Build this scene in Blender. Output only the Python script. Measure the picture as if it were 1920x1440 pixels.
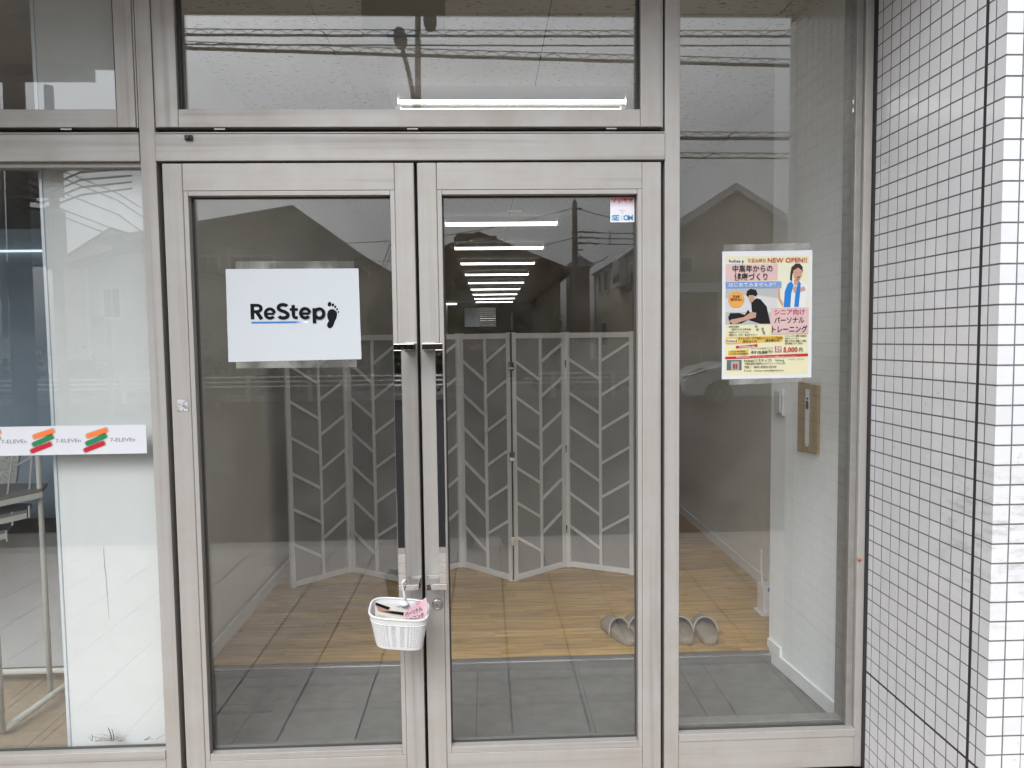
import bpy, math, random
from mathutils import Vector, Matrix
random.seed(7)
for o in list(bpy.data.objects): bpy.data.objects.remove(o)
S = bpy.context.scene
COL = S.collection
R = math.radians

# ---------------------------------------------------------------- camera, sky, sun, exposure
cam_d = bpy.data.cameras.new('camera'); cam = bpy.data.objects.new('camera', cam_d); COL.objects.link(cam)
S.camera = cam
cam_d.sensor_width = 36; cam_d.lens = 36*1340/1920; cam_d.clip_start = 0.02; cam_d.clip_end = 2000
yaw, pitch, roll = R(2.084), R(-3.509), R(-0.694)
fw = Vector((math.sin(yaw)*math.cos(pitch), math.cos(yaw)*math.cos(pitch), math.sin(pitch)))
rt = Vector((math.cos(yaw), -math.sin(yaw), 0)); up = rt.cross(fw)
rt, up = rt*math.cos(roll)+up*math.sin(roll), up*math.cos(roll)-rt*math.sin(roll)
cam.matrix_world = Matrix(((rt.x, up.x, -fw.x, 0), (rt.y, up.y, -fw.y, -2.31), (rt.z, up.z, -fw.z, 1.47), (0, 0, 0, 1)))

SUN_EL, SUN_AZ = 48, 204          # azimuth: degrees clockwise from +Y (the street side is -Y)
w = bpy.data.worlds.new('World'); S.world = w; w.use_nodes = True
nt = w.node_tree; N = nt.nodes; L = nt.links
bg = N['Background']
sky = N.new('ShaderNodeTexSky'); sky.sky_type = 'NISHITA'; sky.sun_disc = False
sky.sun_elevation = R(SUN_EL); sky.sun_rotation = R(SUN_AZ); sky.dust_density = 4; sky.air_density = 1.2; sky.ozone_density = 1
hs = N.new('ShaderNodeHueSaturation'); hs.inputs['Saturation'].default_value = 0.15
tc = N.new('ShaderNodeTexCoord'); cl = N.new('ShaderNodeTexNoise'); cl.inputs['Scale'].default_value = 2.6; cl.inputs['Detail'].default_value = 6
cl.inputs['Roughness'].default_value = 0.55
mp = N.new('ShaderNodeMapping'); mp.inputs['Scale'].default_value = (1, 1, 2.2)
cr = N.new('ShaderNodeMapRange'); cr.inputs[1].default_value = 0.3; cr.inputs[2].default_value = 0.72; cr.inputs[3].default_value = 0.82; cr.inputs[4].default_value = 1.12
mx = N.new('ShaderNodeMix'); mx.data_type = 'RGBA'; mx.blend_type = 'MULTIPLY'; mx.inputs[0].default_value = 1
L.new(sky.outputs[0], hs.inputs['Color']); L.new(tc.outputs['Generated'], mp.inputs[0]); L.new(mp.outputs[0], cl.inputs['Vector'])
sp = N.new('ShaderNodeSeparateXYZ'); L.new(tc.outputs['Generated'], sp.inputs[0])
gr = N.new('ShaderNodeMapRange'); gr.inputs[1].default_value = 0.0; gr.inputs[2].default_value = 0.45; gr.inputs[3].default_value = 0.55; gr.inputs[4].default_value = 1.55   # overcast sky: the zenith is brighter than the horizon
L.new(sp.outputs[2], gr.inputs[0])
ml = N.new('ShaderNodeMath'); ml.operation = 'MULTIPLY'; L.new(cl.outputs[0], cr.inputs[0]); L.new(cr.outputs[0], ml.inputs[0]); L.new(gr.outputs[0], ml.inputs[1])
tn = N.new('ShaderNodeMix'); tn.data_type = 'RGBA'; tn.blend_type = 'MULTIPLY'; tn.inputs[0].default_value = 1; tn.inputs[7].default_value = (.965, 1.0, 1.05, 1)
L.new(hs.outputs[0], tn.inputs[6]); L.new(tn.outputs[2], mx.inputs[6]); L.new(ml.outputs[0], mx.inputs[7]); L.new(mx.outputs[2], bg.inputs[0])
bg.inputs[1].default_value = 0.15
sd = bpy.data.lights.new('sun', 'SUN'); sun = bpy.data.objects.new('sun', sd); COL.objects.link(sun)
sd.energy = 0.5; sd.angle = R(35); sd.color = (1, 0.985, 0.965)
sv = Vector((math.sin(R(SUN_AZ))*math.cos(R(SUN_EL)), math.cos(R(SUN_AZ))*math.cos(R(SUN_EL)), math.sin(R(SUN_EL))))
sun.rotation_euler = sv.to_track_quat('Z', 'Y').to_euler(); sun.location = sv*60
S.view_settings.view_transform = 'Standard'; S.view_settings.look = 'None'; S.view_settings.gamma = 1
S.view_settings.use_curve_mapping = False
S.view_settings.exposure = 0.6
LAMP = 4.8                          # radiance of the lit tubes
S.render.engine = 'CYCLES'
S.cycles.transparent_max_bounces = 24; S.cycles.max_bounces = 10; S.cycles.glossy_bounces = 6
S.cycles.diffuse_bounces = 5; S.cycles.sample_clamp_indirect = 6; S.cycles.use_denoising = True; S.cycles.use_adaptive_sampling = False
S.cycles.blur_glossy = 0.0; S.cycles.sampling_pattern = 'BLUE_NOISE'; S.cycles.caustics_reflective = False; S.cycles.caustics_refractive = False

# ---------------------------------------------------------------- materials
def newmat(name):
    m = bpy.data.materials.new(name); m.use_nodes = True
    return m, m.node_tree.nodes, m.node_tree.links, m.node_tree.nodes['Principled BSDF']
def mat(name, col, rough=0.6, metal=0.0, var=0.0, scale=20, stretch=(1, 1, 1), bump=0.0, rand=0.0, spec=0.5, coat=0.0,
        spots=None, trans=0.0):
    """plain procedural material: base colour, soft noise mottling, per-object variation, fine relief, optional spots (colour, scale, threshold, amount)"""
    m, n, l, p = newmat(name)
    p.inputs['Roughness'].default_value = rough; p.inputs['Metallic'].default_value = metal
    p.inputs['Specular IOR Level'].default_value = spec; p.inputs['Coat Weight'].default_value = coat
    p.inputs['Coat Roughness'].default_value = 0.08
    t = n.new('ShaderNodeTexCoord'); mpn = n.new('ShaderNodeMapping'); mpn.inputs['Scale'].default_value = stretch
    oloc = n.new('ShaderNodeObjectInfo'); oadd = n.new('ShaderNodeVectorMath'); l.new(t.outputs['Object'], oadd.inputs[0]); l.new(oloc.outputs['Location'], oadd.inputs[1])
    l.new(oadd.outputs[0], mpn.inputs[0])              # so that pieces sharing a mesh do not share their marks
    no = n.new('ShaderNodeTexNoise'); no.inputs['Scale'].default_value = scale; no.inputs['Detail'].default_value = 5
    l.new(mpn.outputs[0], no.inputs['Vector'])
    c = n.new('ShaderNodeRGB'); c.outputs[0].default_value = (*col, 1); out = c.outputs[0]
    def mult(val):
        nonlocal out
        k = n.new('ShaderNodeMix'); k.data_type = 'RGBA'; k.blend_type = 'MULTIPLY'; k.inputs[0].default_value = 1
        l.new(out, k.inputs[6]); l.new(val, k.inputs[7]); out = k.outputs[2]
    if var:
        r = n.new('ShaderNodeMapRange'); r.inputs[1].default_value = .3; r.inputs[2].default_value = .7
        r.inputs[3].default_value = 1-var; r.inputs[4].default_value = 1+var*.6; l.new(no.outputs[0], r.inputs[0]); mult(r.outputs[0])
    if rand:
        oi = n.new('ShaderNodeObjectInfo'); r = n.new('ShaderNodeMapRange'); r.inputs[3].default_value = 1-rand; r.inputs[4].default_value = 1+rand*.5
        l.new(oi.outputs['Random'], r.inputs[0]); mult(r.outputs[0])
    if spots:
        sc, ss, th, am = spots
        s = n.new('ShaderNodeTexNoise'); s.inputs['Scale'].default_value = ss; s.inputs['Detail'].default_value = 3; l.new(mpn.outputs[0], s.inputs['Vector'])
        r = n.new('ShaderNodeMapRange'); r.inputs[1].default_value = th; r.inputs[2].default_value = th+.08; r.inputs[4].default_value = am
        l.new(s.outputs[0], r.inputs[0])
        k = n.new('ShaderNodeMix'); k.data_type = 'RGBA'; l.new(r.outputs[0], k.inputs[0]); l.new(out, k.inputs[6]); k.inputs[7].default_value = (*sc, 1); out = k.outputs[2]
    l.new(out, p.inputs['Base Color'])
    if bump:
        b = n.new('ShaderNodeBump'); b.inputs['Strength'].default_value = bump; b.inputs['Distance'].default_value = .004
        l.new(no.outputs[0], b.inputs['Height']); l.new(b.outputs[0], p.inputs['Normal'])
    if trans: p.inputs['Transmission Weight'].default_value = trans
    return m
def glass_mat(name, tint=(.97, .975, .97), dust=.012, boost=1.0, k0=.057):
    m, n, l, p = newmat(name); n.remove(p); o = n['Material Output']
    g = n.new('ShaderNodeNewGeometry'); d = n.new('ShaderNodeVectorMath'); d.operation = 'DOT_PRODUCT'
    l.new(g.outputs['Normal'], d.inputs[0]); l.new(g.outputs['Incoming'], d.inputs[1])
    a = n.new('ShaderNodeMath'); a.operation = 'ABSOLUTE'; l.new(d.outputs['Value'], a.inputs[0])
    s = n.new('ShaderNodeMath'); s.operation = 'SUBTRACT'; s.inputs[0].default_value = 1; l.new(a.outputs[0], s.inputs[1])
    q = n.new('ShaderNodeMath'); q.operation = 'POWER'; q.inputs[1].default_value = 5; l.new(s.outputs[0], q.inputs[0])
    f = n.new('ShaderNodeMath'); f.operation = 'MULTIPLY_ADD'; f.inputs[1].default_value = (1-k0)*boost; f.inputs[2].default_value = k0*boost; l.new(q.outputs[0], f.inputs[0])
    tr = n.new('ShaderNodeBsdfTransparent'); tr.inputs[0].default_value = (*tint, 1)
    gl = n.new('ShaderNodeBsdfGlossy'); gl.inputs['Roughness'].default_value = 0; gl.inputs[0].default_value = (1, 1, 1, 1)
    mi = n.new('ShaderNodeMixShader'); l.new(f.outputs[0], mi.inputs[0]); l.new(tr.outputs[0], mi.inputs[1]); l.new(gl.outputs[0], mi.inputs[2])
    df = n.new('ShaderNodeBsdfDiffuse'); df.inputs[0].default_value = (.6, .58, .55, 1)
    t = n.new('ShaderNodeTexCoord'); no = n.new('ShaderNodeTexNoise'); no.inputs['Scale'].default_value = 9; no.inputs['Detail'].default_value = 8
    l.new(t.outputs['Object'], no.inputs['Vector'])
    r = n.new('ShaderNodeMapRange'); r.inputs[1].default_value = .45; r.inputs[2].default_value = .8; r.inputs[4].default_value = dust*2; r.inputs[3].default_value = dust*.3
    l.new(no.outputs[0], r.inputs[0])
    m2 = n.new('ShaderNodeMixShader'); l.new(r.outputs[0], m2.inputs[0]); l.new(mi.outputs[0], m2.inputs[1]); l.new(df.outputs[0], m2.inputs[2])
    l.new(m2.outputs[0], o.inputs[0])
    return m
def emit(name, col, st):
    m, n, l, p = newmat(name); p.inputs['Base Color'].default_value = (.8, .8, .8, 1)
    p.inputs['Emission Color'].default_value = (*col, 1); p.inputs['Emission Strength'].default_value = st
    return m
def metal_streak(name, stretch, col=(.385, .368, .346)):
    """dull anodised aluminium: fine lengthwise streaks, weather mottling, scuffs"""
    m, n, l, p = newmat(name); p.inputs['Metallic'].default_value = .25; p.inputs['Roughness'].default_value = .46
    t = n.new('ShaderNodeTexCoord'); mpn = n.new('ShaderNodeMapping'); mpn.inputs['Scale'].default_value = stretch; l.new(t.outputs['Object'], mpn.inputs[0])
    a = n.new('ShaderNodeTexNoise'); a.inputs['Scale'].default_value = 60; a.inputs['Detail'].default_value = 4; l.new(mpn.outputs[0], a.inputs['Vector'])
    b = n.new('ShaderNodeTexNoise'); b.inputs['Scale'].default_value = 5.5; b.inputs['Detail'].default_value = 7; b.inputs['Roughness'].default_value = .62; l.new(t.outputs['Object'], b.inputs['Vector'])
    e = n.new('ShaderNodeTexNoise'); e.inputs['Scale'].default_value = 26; e.inputs['Detail'].default_value = 6; l.new(mpn.outputs[0], e.inputs['Vector'])
    def rng(src, lo, hi, i0=.3, i1=.7):
        r = n.new('ShaderNodeMapRange'); r.inputs[1].default_value = i0; r.inputs[2].default_value = i1; r.inputs[3].default_value = lo; r.inputs[4].default_value = hi; l.new(src, r.inputs[0]); return r.outputs[0]
    def mul(x, y):
        k = n.new('ShaderNodeMix'); k.data_type = 'RGBA'; k.blend_type = 'MULTIPLY'; k.inputs[0].default_value = 1; l.new(x, k.inputs[6]); l.new(y, k.inputs[7]); return k.outputs[2]
    c = n.new('ShaderNodeRGB'); c.outputs[0].default_value = (*col, 1)
    k = n.new('ShaderNodeMix'); k.data_type = 'RGBA'; l.new(rng(b.outputs[0], 0, .8, .40, .66), k.inputs[0]); l.new(c.outputs[0], k.inputs[6]); k.inputs[7].default_value = (col[0]*.90, col[1]*.855, col[2]*.81, 1)
    o = mul(k.outputs[2], rng(a.outputs[0], .95, 1.03)); o = mul(o, rng(e.outputs[0], .74, 1.0, .30, .44))
    l.new(o, p.inputs['Base Color']); l.new(rng(b.outputs[0], .38, .56), p.inputs['Roughness'])
    bp = n.new('ShaderNodeBump'); bp.inputs['Strength'].default_value = .06; bp.inputs['Distance'].default_value = .001; l.new(a.outputs[0], bp.inputs['Height']); l.new(bp.outputs[0], p.inputs['Normal'])
    return m

ALU_V = metal_streak('aluminium upright', (1, 1, .02)); ALU_H = metal_streak('aluminium rail', (.02, 1, 1))
ALU_D = mat('aluminium bead in painted shade', (.30, .29, .27), .5, .5, var=.12, scale=30)  # darker copy of the frame aluminium, recess shade put into its colour
BLACK = mat('black rubber', (.012, .012, .012), .6); GASKET = mat('grey gasket', (.05, .05, .048), .5)
STEEL = mat('polished steel', (.56, .55, .54), .02, 1.0, var=.05, scale=40, spots=((.35, .3, .26), 90, .64, .5))
STEEL_D = mat('dull steel', (.38, .36, .34), .35, .9, var=.1, scale=60)
GLASS = glass_mat('window glass')
TILE = mat('white glazed tile', (.645, .645, .655), .28, var=.035, scale=9, rand=.045, bump=.05, coat=.25, spots=((.36, .32, .29), 38, .70, .55))
def scuffs(m):
    """rubbed marks at shoulder-bag height on the tiles"""
    n, l = m.node_tree.nodes, m.node_tree.links; pr = n['Principled BSDF']; src = pr.inputs['Base Color'].links[0].from_socket
    g = n.new('ShaderNodeNewGeometry'); s = n.new('ShaderNodeSeparateXYZ'); l.new(g.outputs['Position'], s.inputs[0])
    mp_ = n.new('ShaderNodeMapping'); mp_.inputs['Scale'].default_value = (14, 14, 42); l.new(g.outputs['Position'], mp_.inputs[0])
    a = n.new('ShaderNodeTexNoise'); a.inputs['Scale'].default_value = 1; a.inputs['Detail'].default_value = 7; a.inputs['Roughness'].default_value = .7; l.new(mp_.outputs[0], a.inputs['Vector'])
    def mr(src_, i0, i1, o0, o1):
        r = n.new('ShaderNodeMapRange'); r.inputs[1].default_value = i0; r.inputs[2].default_value = i1; r.inputs[3].default_value = o0; r.inputs[4].default_value = o1; l.new(src_, r.inputs[0]); return r.outputs[0]
    def mu(x, y):
        k = n.new('ShaderNodeMath'); k.operation = 'MULTIPLY'; l.new(x, k.inputs[0]); l.new(y, k.inputs[1]); return k.outputs[0]
    f = mu(mu(mr(s.outputs[2], .62, .95, 0, 1), mr(s.outputs[2], 1.02, 1.2, 1, 0)), mr(s.outputs[1], -.30, -.42, 0, 1)); f = mu(f, mr(a.outputs[0], .50, .66, 0, .55))
    k = n.new('ShaderNodeMix'); k.data_type = 'RGBA'; l.new(f, k.inputs[0]); l.new(src, k.inputs[6]); k.inputs[7].default_value = (.30, .265, .24, 1); l.new(k.outputs[2], pr.inputs['Base Color'])
scuffs(TILE)
GROUT = mat('grey grout', (.135, .13, .126), .9, var=.2, scale=60); SEAL = mat('dark sealant', (.025, .023, .025), .7, var=.2, scale=60)
WHITE_WALL = mat('white wallpaper', (.84, .85, .84), .75, var=.03, scale=14, bump=.06)
WHITE_PAINT = mat('white paint', (.74, .74, .73), .5, var=.03, scale=20)
PANEL = mat('white laminate panel', (.66, .675, .665), .45, var=.02, scale=3, spots=((.55, .53, .5), 11, .72, .35))
CONCRETE = mat('grey vinyl floor', (.155, .158, .15), .55, var=.18, scale=16, bump=.12, rand=.05, spots=((.13, .13, .125), 55, .69, .6))
PAVE = mat('beige paving tile', (.40, .345, .295), .5, var=.16, scale=22, bump=.15, rand=.08)
JOINT = mat('paving joint', (.045, .04, .036), .9, var=.2, scale=40)
ASPHALT = mat('asphalt', (.024, .024, .025), .95, var=.22, scale=60, bump=.3, spec=.05)
def wood_mat():
    m, n, l, p = newmat('oak plank'); p.inputs['Roughness'].default_value = .42
    t = n.new('ShaderNodeTexCoord'); oi = n.new('ShaderNodeObjectInfo')
    ad = n.new('ShaderNodeVectorMath'); ad.operation = 'MULTIPLY_ADD'; l.new(oi.outputs['Random'], ad.inputs[0]); ad.inputs[1].default_value = (17, 9, 5); l.new(t.outputs['Object'], ad.inputs[2])
    mpn = n.new('ShaderNodeMapping'); mpn.inputs['Scale'].default_value = (1.2, 14, 14); l.new(ad.outputs[0], mpn.inputs[0])
    a = n.new('ShaderNodeTexNoise'); a.inputs['Scale'].default_value = 4; a.inputs['Detail'].default_value = 8; a.inputs['Distortion'].default_value = .6; l.new(mpn.outputs[0], a.inputs['Vector'])
    r = n.new('ShaderNodeValToRGB'); r.color_ramp.elements[0].position = .3; r.color_ramp.elements[0].color = (.35, .20, .058, 1); r.color_ramp.elements[1].position = .68; r.color_ramp.elements[1].color = (.64, .41, .145, 1)
    l.new(a.outputs[0], r.inputs[0])
    k = n.new('ShaderNodeMix'); k.data_type = 'RGBA'; k.blend_type = 'MULTIPLY'; k.inputs[0].default_value = 1
    q = n.new('ShaderNodeMapRange'); q.inputs[3].default_value = .78; q.inputs[4].default_value = 1.12; l.new(oi.outputs['Random'], q.inputs[0])
    l.new(r.outputs[0], k.inputs[6]); l.new(q.outputs[0], k.inputs[7]); l.new(k.outputs[2], p.inputs['Base Color'])
    b = n.new('ShaderNodeBump'); b.inputs['Strength'].default_value = .08; b.inputs['Distance'].default_value = .002; l.new(a.outputs[0], b.inputs['Height']); l.new(b.outputs[0], p.inputs['Normal'])
    return m
WOOD = wood_mat()
def ceil_mat():
    m, n, l, p = newmat('fissured ceiling board'); p.inputs['Roughness'].default_value = .9
    t = n.new('ShaderNodeTexCoord'); oi = n.new('ShaderNodeObjectInfo')
    ad = n.new('ShaderNodeVectorMath'); ad.operation = 'MULTIPLY_ADD'; l.new(oi.outputs['Random'], ad.inputs[0]); ad.inputs[1].default_value = (7, 9, 5); l.new(t.outputs['Object'], ad.inputs[2])
    mpn = n.new('ShaderNodeMapping'); mpn.inputs['Scale'].default_value = (1, 3.2, 1); l.new(ad.outputs[0], mpn.inputs[0])
    a = n.new('ShaderNodeTexNoise'); a.inputs['Scale'].default_value = 34; a.inputs['Detail'].default_value = 4; l.new(mpn.outputs[0], a.inputs['Vector'])
    r = n.new('ShaderNodeMapRange'); r.inputs[1].default_value = .625; r.inputs[2].default_value = .67; r.inputs[4].default_value = .95; l.new(a.outputs[0], r.inputs[0])
    k = n.new('ShaderNodeMix'); k.data_type = 'RGBA'; l.new(r.outputs[0], k.inputs[0]); k.inputs[6].default_value = (.72, .71, .68, 1); k.inputs[7].default_value = (.12, .11, .10, 1)
    l.new(k.outputs[2], p.inputs['Base Color'])
    return m
CEIL = ceil_mat()
TUBE_ON = emit('lit tube', (1, .98, .93), LAMP)
PAPER = mat('laminated white paper', (.50, .53, .55), .5, coat=.4)
TAPE = glass_mat('clear tape', (.93, .94, .94), dust=.22, boost=1.1)

# ---------------------------------------------------------------- builders
ROOT_LOC = {}
class MB:
    def __init__(s): s.v = []; s.f = []
    def quad(s, *p):
        i = len(s.v); s.v += [tuple(q) for q in p]; s.f.append(tuple(range(i, i+len(p)))); return s
    def box(s, x0, x1, y0, y1, z0, z1):
        i = len(s.v)
        s.v += [(x, y, z) for x in (x0, x1) for y in (y0, y1) for z in (z0, z1)]
        s.f += [tuple(i+k for k in q) for q in ((0, 1, 3, 2), (4, 6, 7, 5), (0, 4, 5, 1), (2, 3, 7, 6), (0, 2, 6, 4), (1, 5, 7, 3))]
        return s
    def obox(s, c, ax, ay, az):
        """oriented box: centre and three half-vectors"""
        c, ax, ay, az = map(Vector, (c, ax, ay, az)); i = len(s.v)
        s.v += [tuple(c+ax*a+ay*b+az*d) for a in (-1, 1) for b in (-1, 1) for d in (-1, 1)]
        s.f += [tuple(i+k for k in q) for q in ((0, 1, 3, 2), (4, 6, 7, 5), (0, 4, 5, 1), (2, 3, 7, 6), (0, 2, 6, 4), (1, 5, 7, 3))]
        return s
    def prism(s, pts, vec):
        """closed 3-D polygon extruded along vec"""
        n = len(pts); i = len(s.v); vec = Vector(vec); pts = [Vector(p) for p in pts]
        s.v += [tuple(p) for p in pts]+[tuple(p+vec) for p in pts]
        s.f.append(tuple(range(i, i+n))[::-1]); s.f.append(tuple(range(i+n, i+2*n)))
        for k in range(n): s.f.append((i+k, i+(k+1) % n, i+n+(k+1) % n, i+n+k))
        return s
    def tube(s, path, r, n=8, cap=True):
        path = [Vector(p) for p in path]; m = len(path); i = len(s.v); u = None
        rs = r if isinstance(r, (list, tuple)) else [r]*m
        for k, p in enumerate(path):
            t = (path[min(k+1, m-1)]-path[max(k-1, 0)]).normalized()
            if u is None: u = t.orthogonal().normalized()
            u = (u-t*u.dot(t)).normalized(); w2 = t.cross(u)
            s.v += [tuple(p+(u*math.cos(a)+w2*math.sin(a))*rs[k]) for a in [2*math.pi*j/n for j in range(n)]]
        for k in range(m-1):
            for j in range(n): s.f.append((i+k*n+j, i+k*n+(j+1) % n, i+(k+1)*n+(j+1) % n, i+(k+1)*n+j))
        if cap: s.f.append(tuple(i+j for j in range(n))[::-1]); s.f.append(tuple(i+(m-1)*n+j for j in range(n)))
        return s
    def lathe(s, c, axis, prof, n=16):
        """rings (distance along axis, radius) about an axis through c"""
        c = Vector(c); axis = Vector(axis).normalized()
        u = axis.orthogonal().normalized(); w2 = axis.cross(u); i = len(s.v)
        for d, r in prof: s.v += [tuple(c+axis*d+(u*math.cos(a)+w2*math.sin(a))*r) for a in [2*math.pi*j/n for j in range(n)]]
        for k in range(len(prof)-1):
            for j in range(n): s.f.append((i+k*n+j, i+k*n+(j+1) % n, i+(k+1)*n+(j+1) % n, i+(k+1)*n+j))
        s.f.append(tuple(i+j for j in range(n))[::-1]); s.f.append(tuple(i+(len(prof)-1)*n+j for j in range(n)))
        return s
    def flat(s, pts, y):
        """flat polygon (x, z) on a plane facing the street (-Y)"""
        a = sum(pts[k][0]*pts[(k+1) % len(pts)][1]-pts[(k+1) % len(pts)][0]*pts[k][1] for k in range(len(pts)))
        if a < 0: pts = pts[::-1]
        return s.quad(*[(x, y, z) for x, z in pts])
    def disc(s, x, z, rx, rz, y, n=24, rot=0):
        c_, s_ = math.cos(rot), math.sin(rot)
        return s.flat([(x+rx*math.cos(a)*c_-rz*math.sin(a)*s_, z+rx*math.cos(a)*s_+rz*math.sin(a)*c_) for a in [2*math.pi*k/n for k in range(n)]], y)
    def rect(s, x0, x1, z0, z1, y): return s.flat([(x0, z0), (x1, z0), (x1, z1), (x0, z1)], y)
    def text(s, body, x, z, h, y, width=None, bold=0.0, align='L', rot=0, font=None, M=None):
        """flat lettering facing the street; h is the capital height, width squeezes it to a set length"""
        c = bpy.data.curves.new('t', 'FONT'); c.body = body; c.resolution_u = 2; c.offset = bold
        if font: c.font = font
        o = bpy.data.objects.new('t', c); me = bpy.data.meshes.new_from_object(o)
        vs = [v.co.copy() for v in me.vertices]
        if vs:
            k = h/.73; x0 = min(v.x for v in vs); x1 = max(v.x for v in vs)
            kx = width/(x1-x0) if width else k
            off = {'L': -x0*kx, 'C': -(x0+x1)/2*kx, 'R': -x1*kx}[align]; i = len(s.v); cr_, sr_ = math.cos(rot), math.sin(rot)
            for v in vs:
                a, b = v.x*kx+off, v.y*k
                q = (x+a*cr_-b*sr_, y, z+a*sr_+b*cr_)
                s.v.append(tuple(M(q)) if M else q)
            s.f += [tuple(i+q for q in p.vertices) for p in me.polygons]
        bpy.data.meshes.remove(me); bpy.data.objects.remove(o); bpy.data.curves.remove(c)
        return s
    def mesh(s, name, off=(0, 0, 0)):
        me = bpy.data.meshes.new(name); o = Vector(off)
        me.from_pydata([tuple(Vector(v)-o) for v in s.v], [], s.f); me.update()
        return me
    def build(s, name, m, parent=None, bevel=0, smooth=False, fix=True, seg=2):
        off = ROOT_LOC.get(parent.name, Vector()) if parent else Vector()
        me = s.mesh(name, off)
        if fix:
            import bmesh
            b = bmesh.new(); b.from_mesh(me); bmesh.ops.recalc_face_normals(b, faces=b.faces); b.to_mesh(me); b.free()
        for q in (m if isinstance(m, (list, tuple)) else [m]): me.materials.append(q)
        if smooth:
            for p in me.polygons: p.use_smooth = True
        o = bpy.data.objects.new(name, me); COL.objects.link(o)
        if parent: o.parent = parent; ROOT_LOC[o.name] = off
        if bevel:
            bv = o.modifiers.new('bevel', 'BEVEL'); bv.width = bevel; bv.segments = seg; bv.limit_method = 'ANGLE'; bv.angle_limit = R(40)
        return o
def tag(o, label=None, cat=None, group=None, kind=None):
    if label: o['label'] = label
    if cat: o['category'] = cat
    if group: o['group'] = group
    if kind: o['kind'] = kind
    return o
def thing(name, loc, label, cat, group=None):
    o = bpy.data.objects.new(name, None); COL.objects.link(o); o.location = loc; o.empty_display_size = .05
    ROOT_LOC[o.name] = Vector(loc)
    return tag(o, label, cat, group)
def structure(o): o['kind'] = 'structure'; return o
def stuff(o): o['kind'] = 'stuff'; return o
def box(name, m, parent, x0, x1, y0, y1, z0, z1, bevel=0): return MB().box(x0, x1, y0, y1, z0, z1).build(name, m, parent, bevel, fix=False)
def piece(name, mesh, loc, parent):
    """a small repeated part sharing its mesh; loc is in world coordinates"""
    o = bpy.data.objects.new(name, mesh); COL.objects.link(o); o.parent = parent; o.location = Vector(loc)-ROOT_LOC.get(parent.name, Vector())
    return o
def copy_tree(o, parent=None):
    c = o.copy(); COL.objects.link(c); c.parent = parent
    for ch in list(o.children): copy_tree(ch, c)
    return c

# ================================================================ THE SETTING OUTSIDE
TOP = 2.77                                   # underside of the recess over the shopfront
structure(MB().quad((-220, 90, -.16), (220, 90, -.16), (220, -330, -.16), (-220, -330, -.16)).build('ground', mat('distant ground', (.09, .09, .075), .9, var=.3, scale=.6), fix=False))
structure(MB().quad((-120, -2.9, -.12), (120, -2.9, -.12), (120, -17.2, -.12), (-120, -17.2, -.12)).build('road', ASPHALT, fix=False))
structure(MB().box(-60, 60, -2.9, -2.752, -.16, 0.0).build('kerb', mat('concrete kerb', (.30, .29, .275), .85, var=.15, scale=20, bump=.1), bevel=.01))
pave = structure(MB().box(-60, 60, -2.75, -.006, -.16, -.004).build('pavement', JOINT, fix=False))
tw, tl = .292, .214
pm = MB().box(-tw/2+.0042, tw/2-.0042, -tl/2+.0042, tl/2-.0042, -.02, 0).mesh('paving_tile'); pm.materials.append(PAVE)
far_tiles = MB(); cnt = 0
for iy in range(13):
    y = -.006-(iy+.5)*(2.744/13)
    for ix in range(-30, 26):
        x = -.94+tw*ix
        if -4.3 < x < 2.45: piece('paving_tile', pm, (x, y, 0), pave); cnt += 1
        else: far_tiles.box(x-tw/2+.003, x+tw/2-.003, y-.104, y+.104, -.02, 0)
stuff(far_tiles.build('paving_tile', PAVE, pave, fix=False))
verge = structure(MB().box(-120, 120, -17.5, -17.2, -.16, .03).build('far_kerb', mat('far kerb concrete', (.3, .3, .28), .9, var=.1)))
structure(MB().box(-120, 120, -120, -17.5, -.16, -.0).build('verge', mat('bare verge soil', (.10, .09, .065), .95, var=.3, scale=2)))

# the building above the recess (keeps the light off the glass) with its soffit board
bw = thing('upper_building_wall', (0, -.58, TOP), 'white upper wall of the shop building above the recessed entrance', 'wall')
box('wall', mat('upper wall render', (.6, .59, .57), .8, var=.06), bw, -12, 6, -.585, 24, TOP+.012, 6.2)
box('soffit', mat('soffit board', (.50, .47, .43), .8, var=.08, scale=8), bw, -12, 6, -.583, -.002, TOP, TOP+.01)
aw = thing('shop_canopy', (-4, -1.16, TOP), 'grey box canopy over the shop window to the left of the door', 'canopy')
box('canopy_box', mat('canopy sheet', (.32, .31, .29), .6, var=.05), aw, -9, -1.46, -1.16, -.588, TOP, 3.5)
box('drip_edge', ALU_H, aw, -9, -1.83, -1.165, -1.08, 2.715, TOP-.001)

# ================================================================ TILED PILLAR
XW = 1.266; YF = -.586
pil = thing('tiled_pillar', (1.3, -.5, 0), 'pillar clad in small square white tiles with dark joints, right of the window', 'tiled pillar')
MB().box(XW+.0009, 2.6, YF+.0009, -.008, -.1, TOP).build('backing', GROUT, pil, fix=False)
rowz = [.343-.05*7+.05*k for k in range(56)]
colj = [-.547, -.516, -.478, -.429, -.380, -.331, -.282, -.234, -.185, -.137, -.088, -.039, -.010]
big = []; rest = MB()
meshes = {}
def tile_mesh(y0, y1):
    k = ('r', round(y1-y0, 4))
    if k not in meshes:
        h = (y1-y0)/2; me = MB().prism([(0, -h, 0), (0, h, 0), (.006, h, 0), (.006, -h, 0)], (0, 0, .0455)).mesh('tile'); me.materials.append(TILE); meshes[k] = me
    return meshes[k]
corner = MB().prism([(0, 0, 0), (.0405, 0, 0), (.0405, .006, 0), (.006, .006, 0), (.006, .0365, 0), (0, .0365, 0)], (0, 0, .0455)).mesh('tile'); corner.materials.append(TILE)
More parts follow.
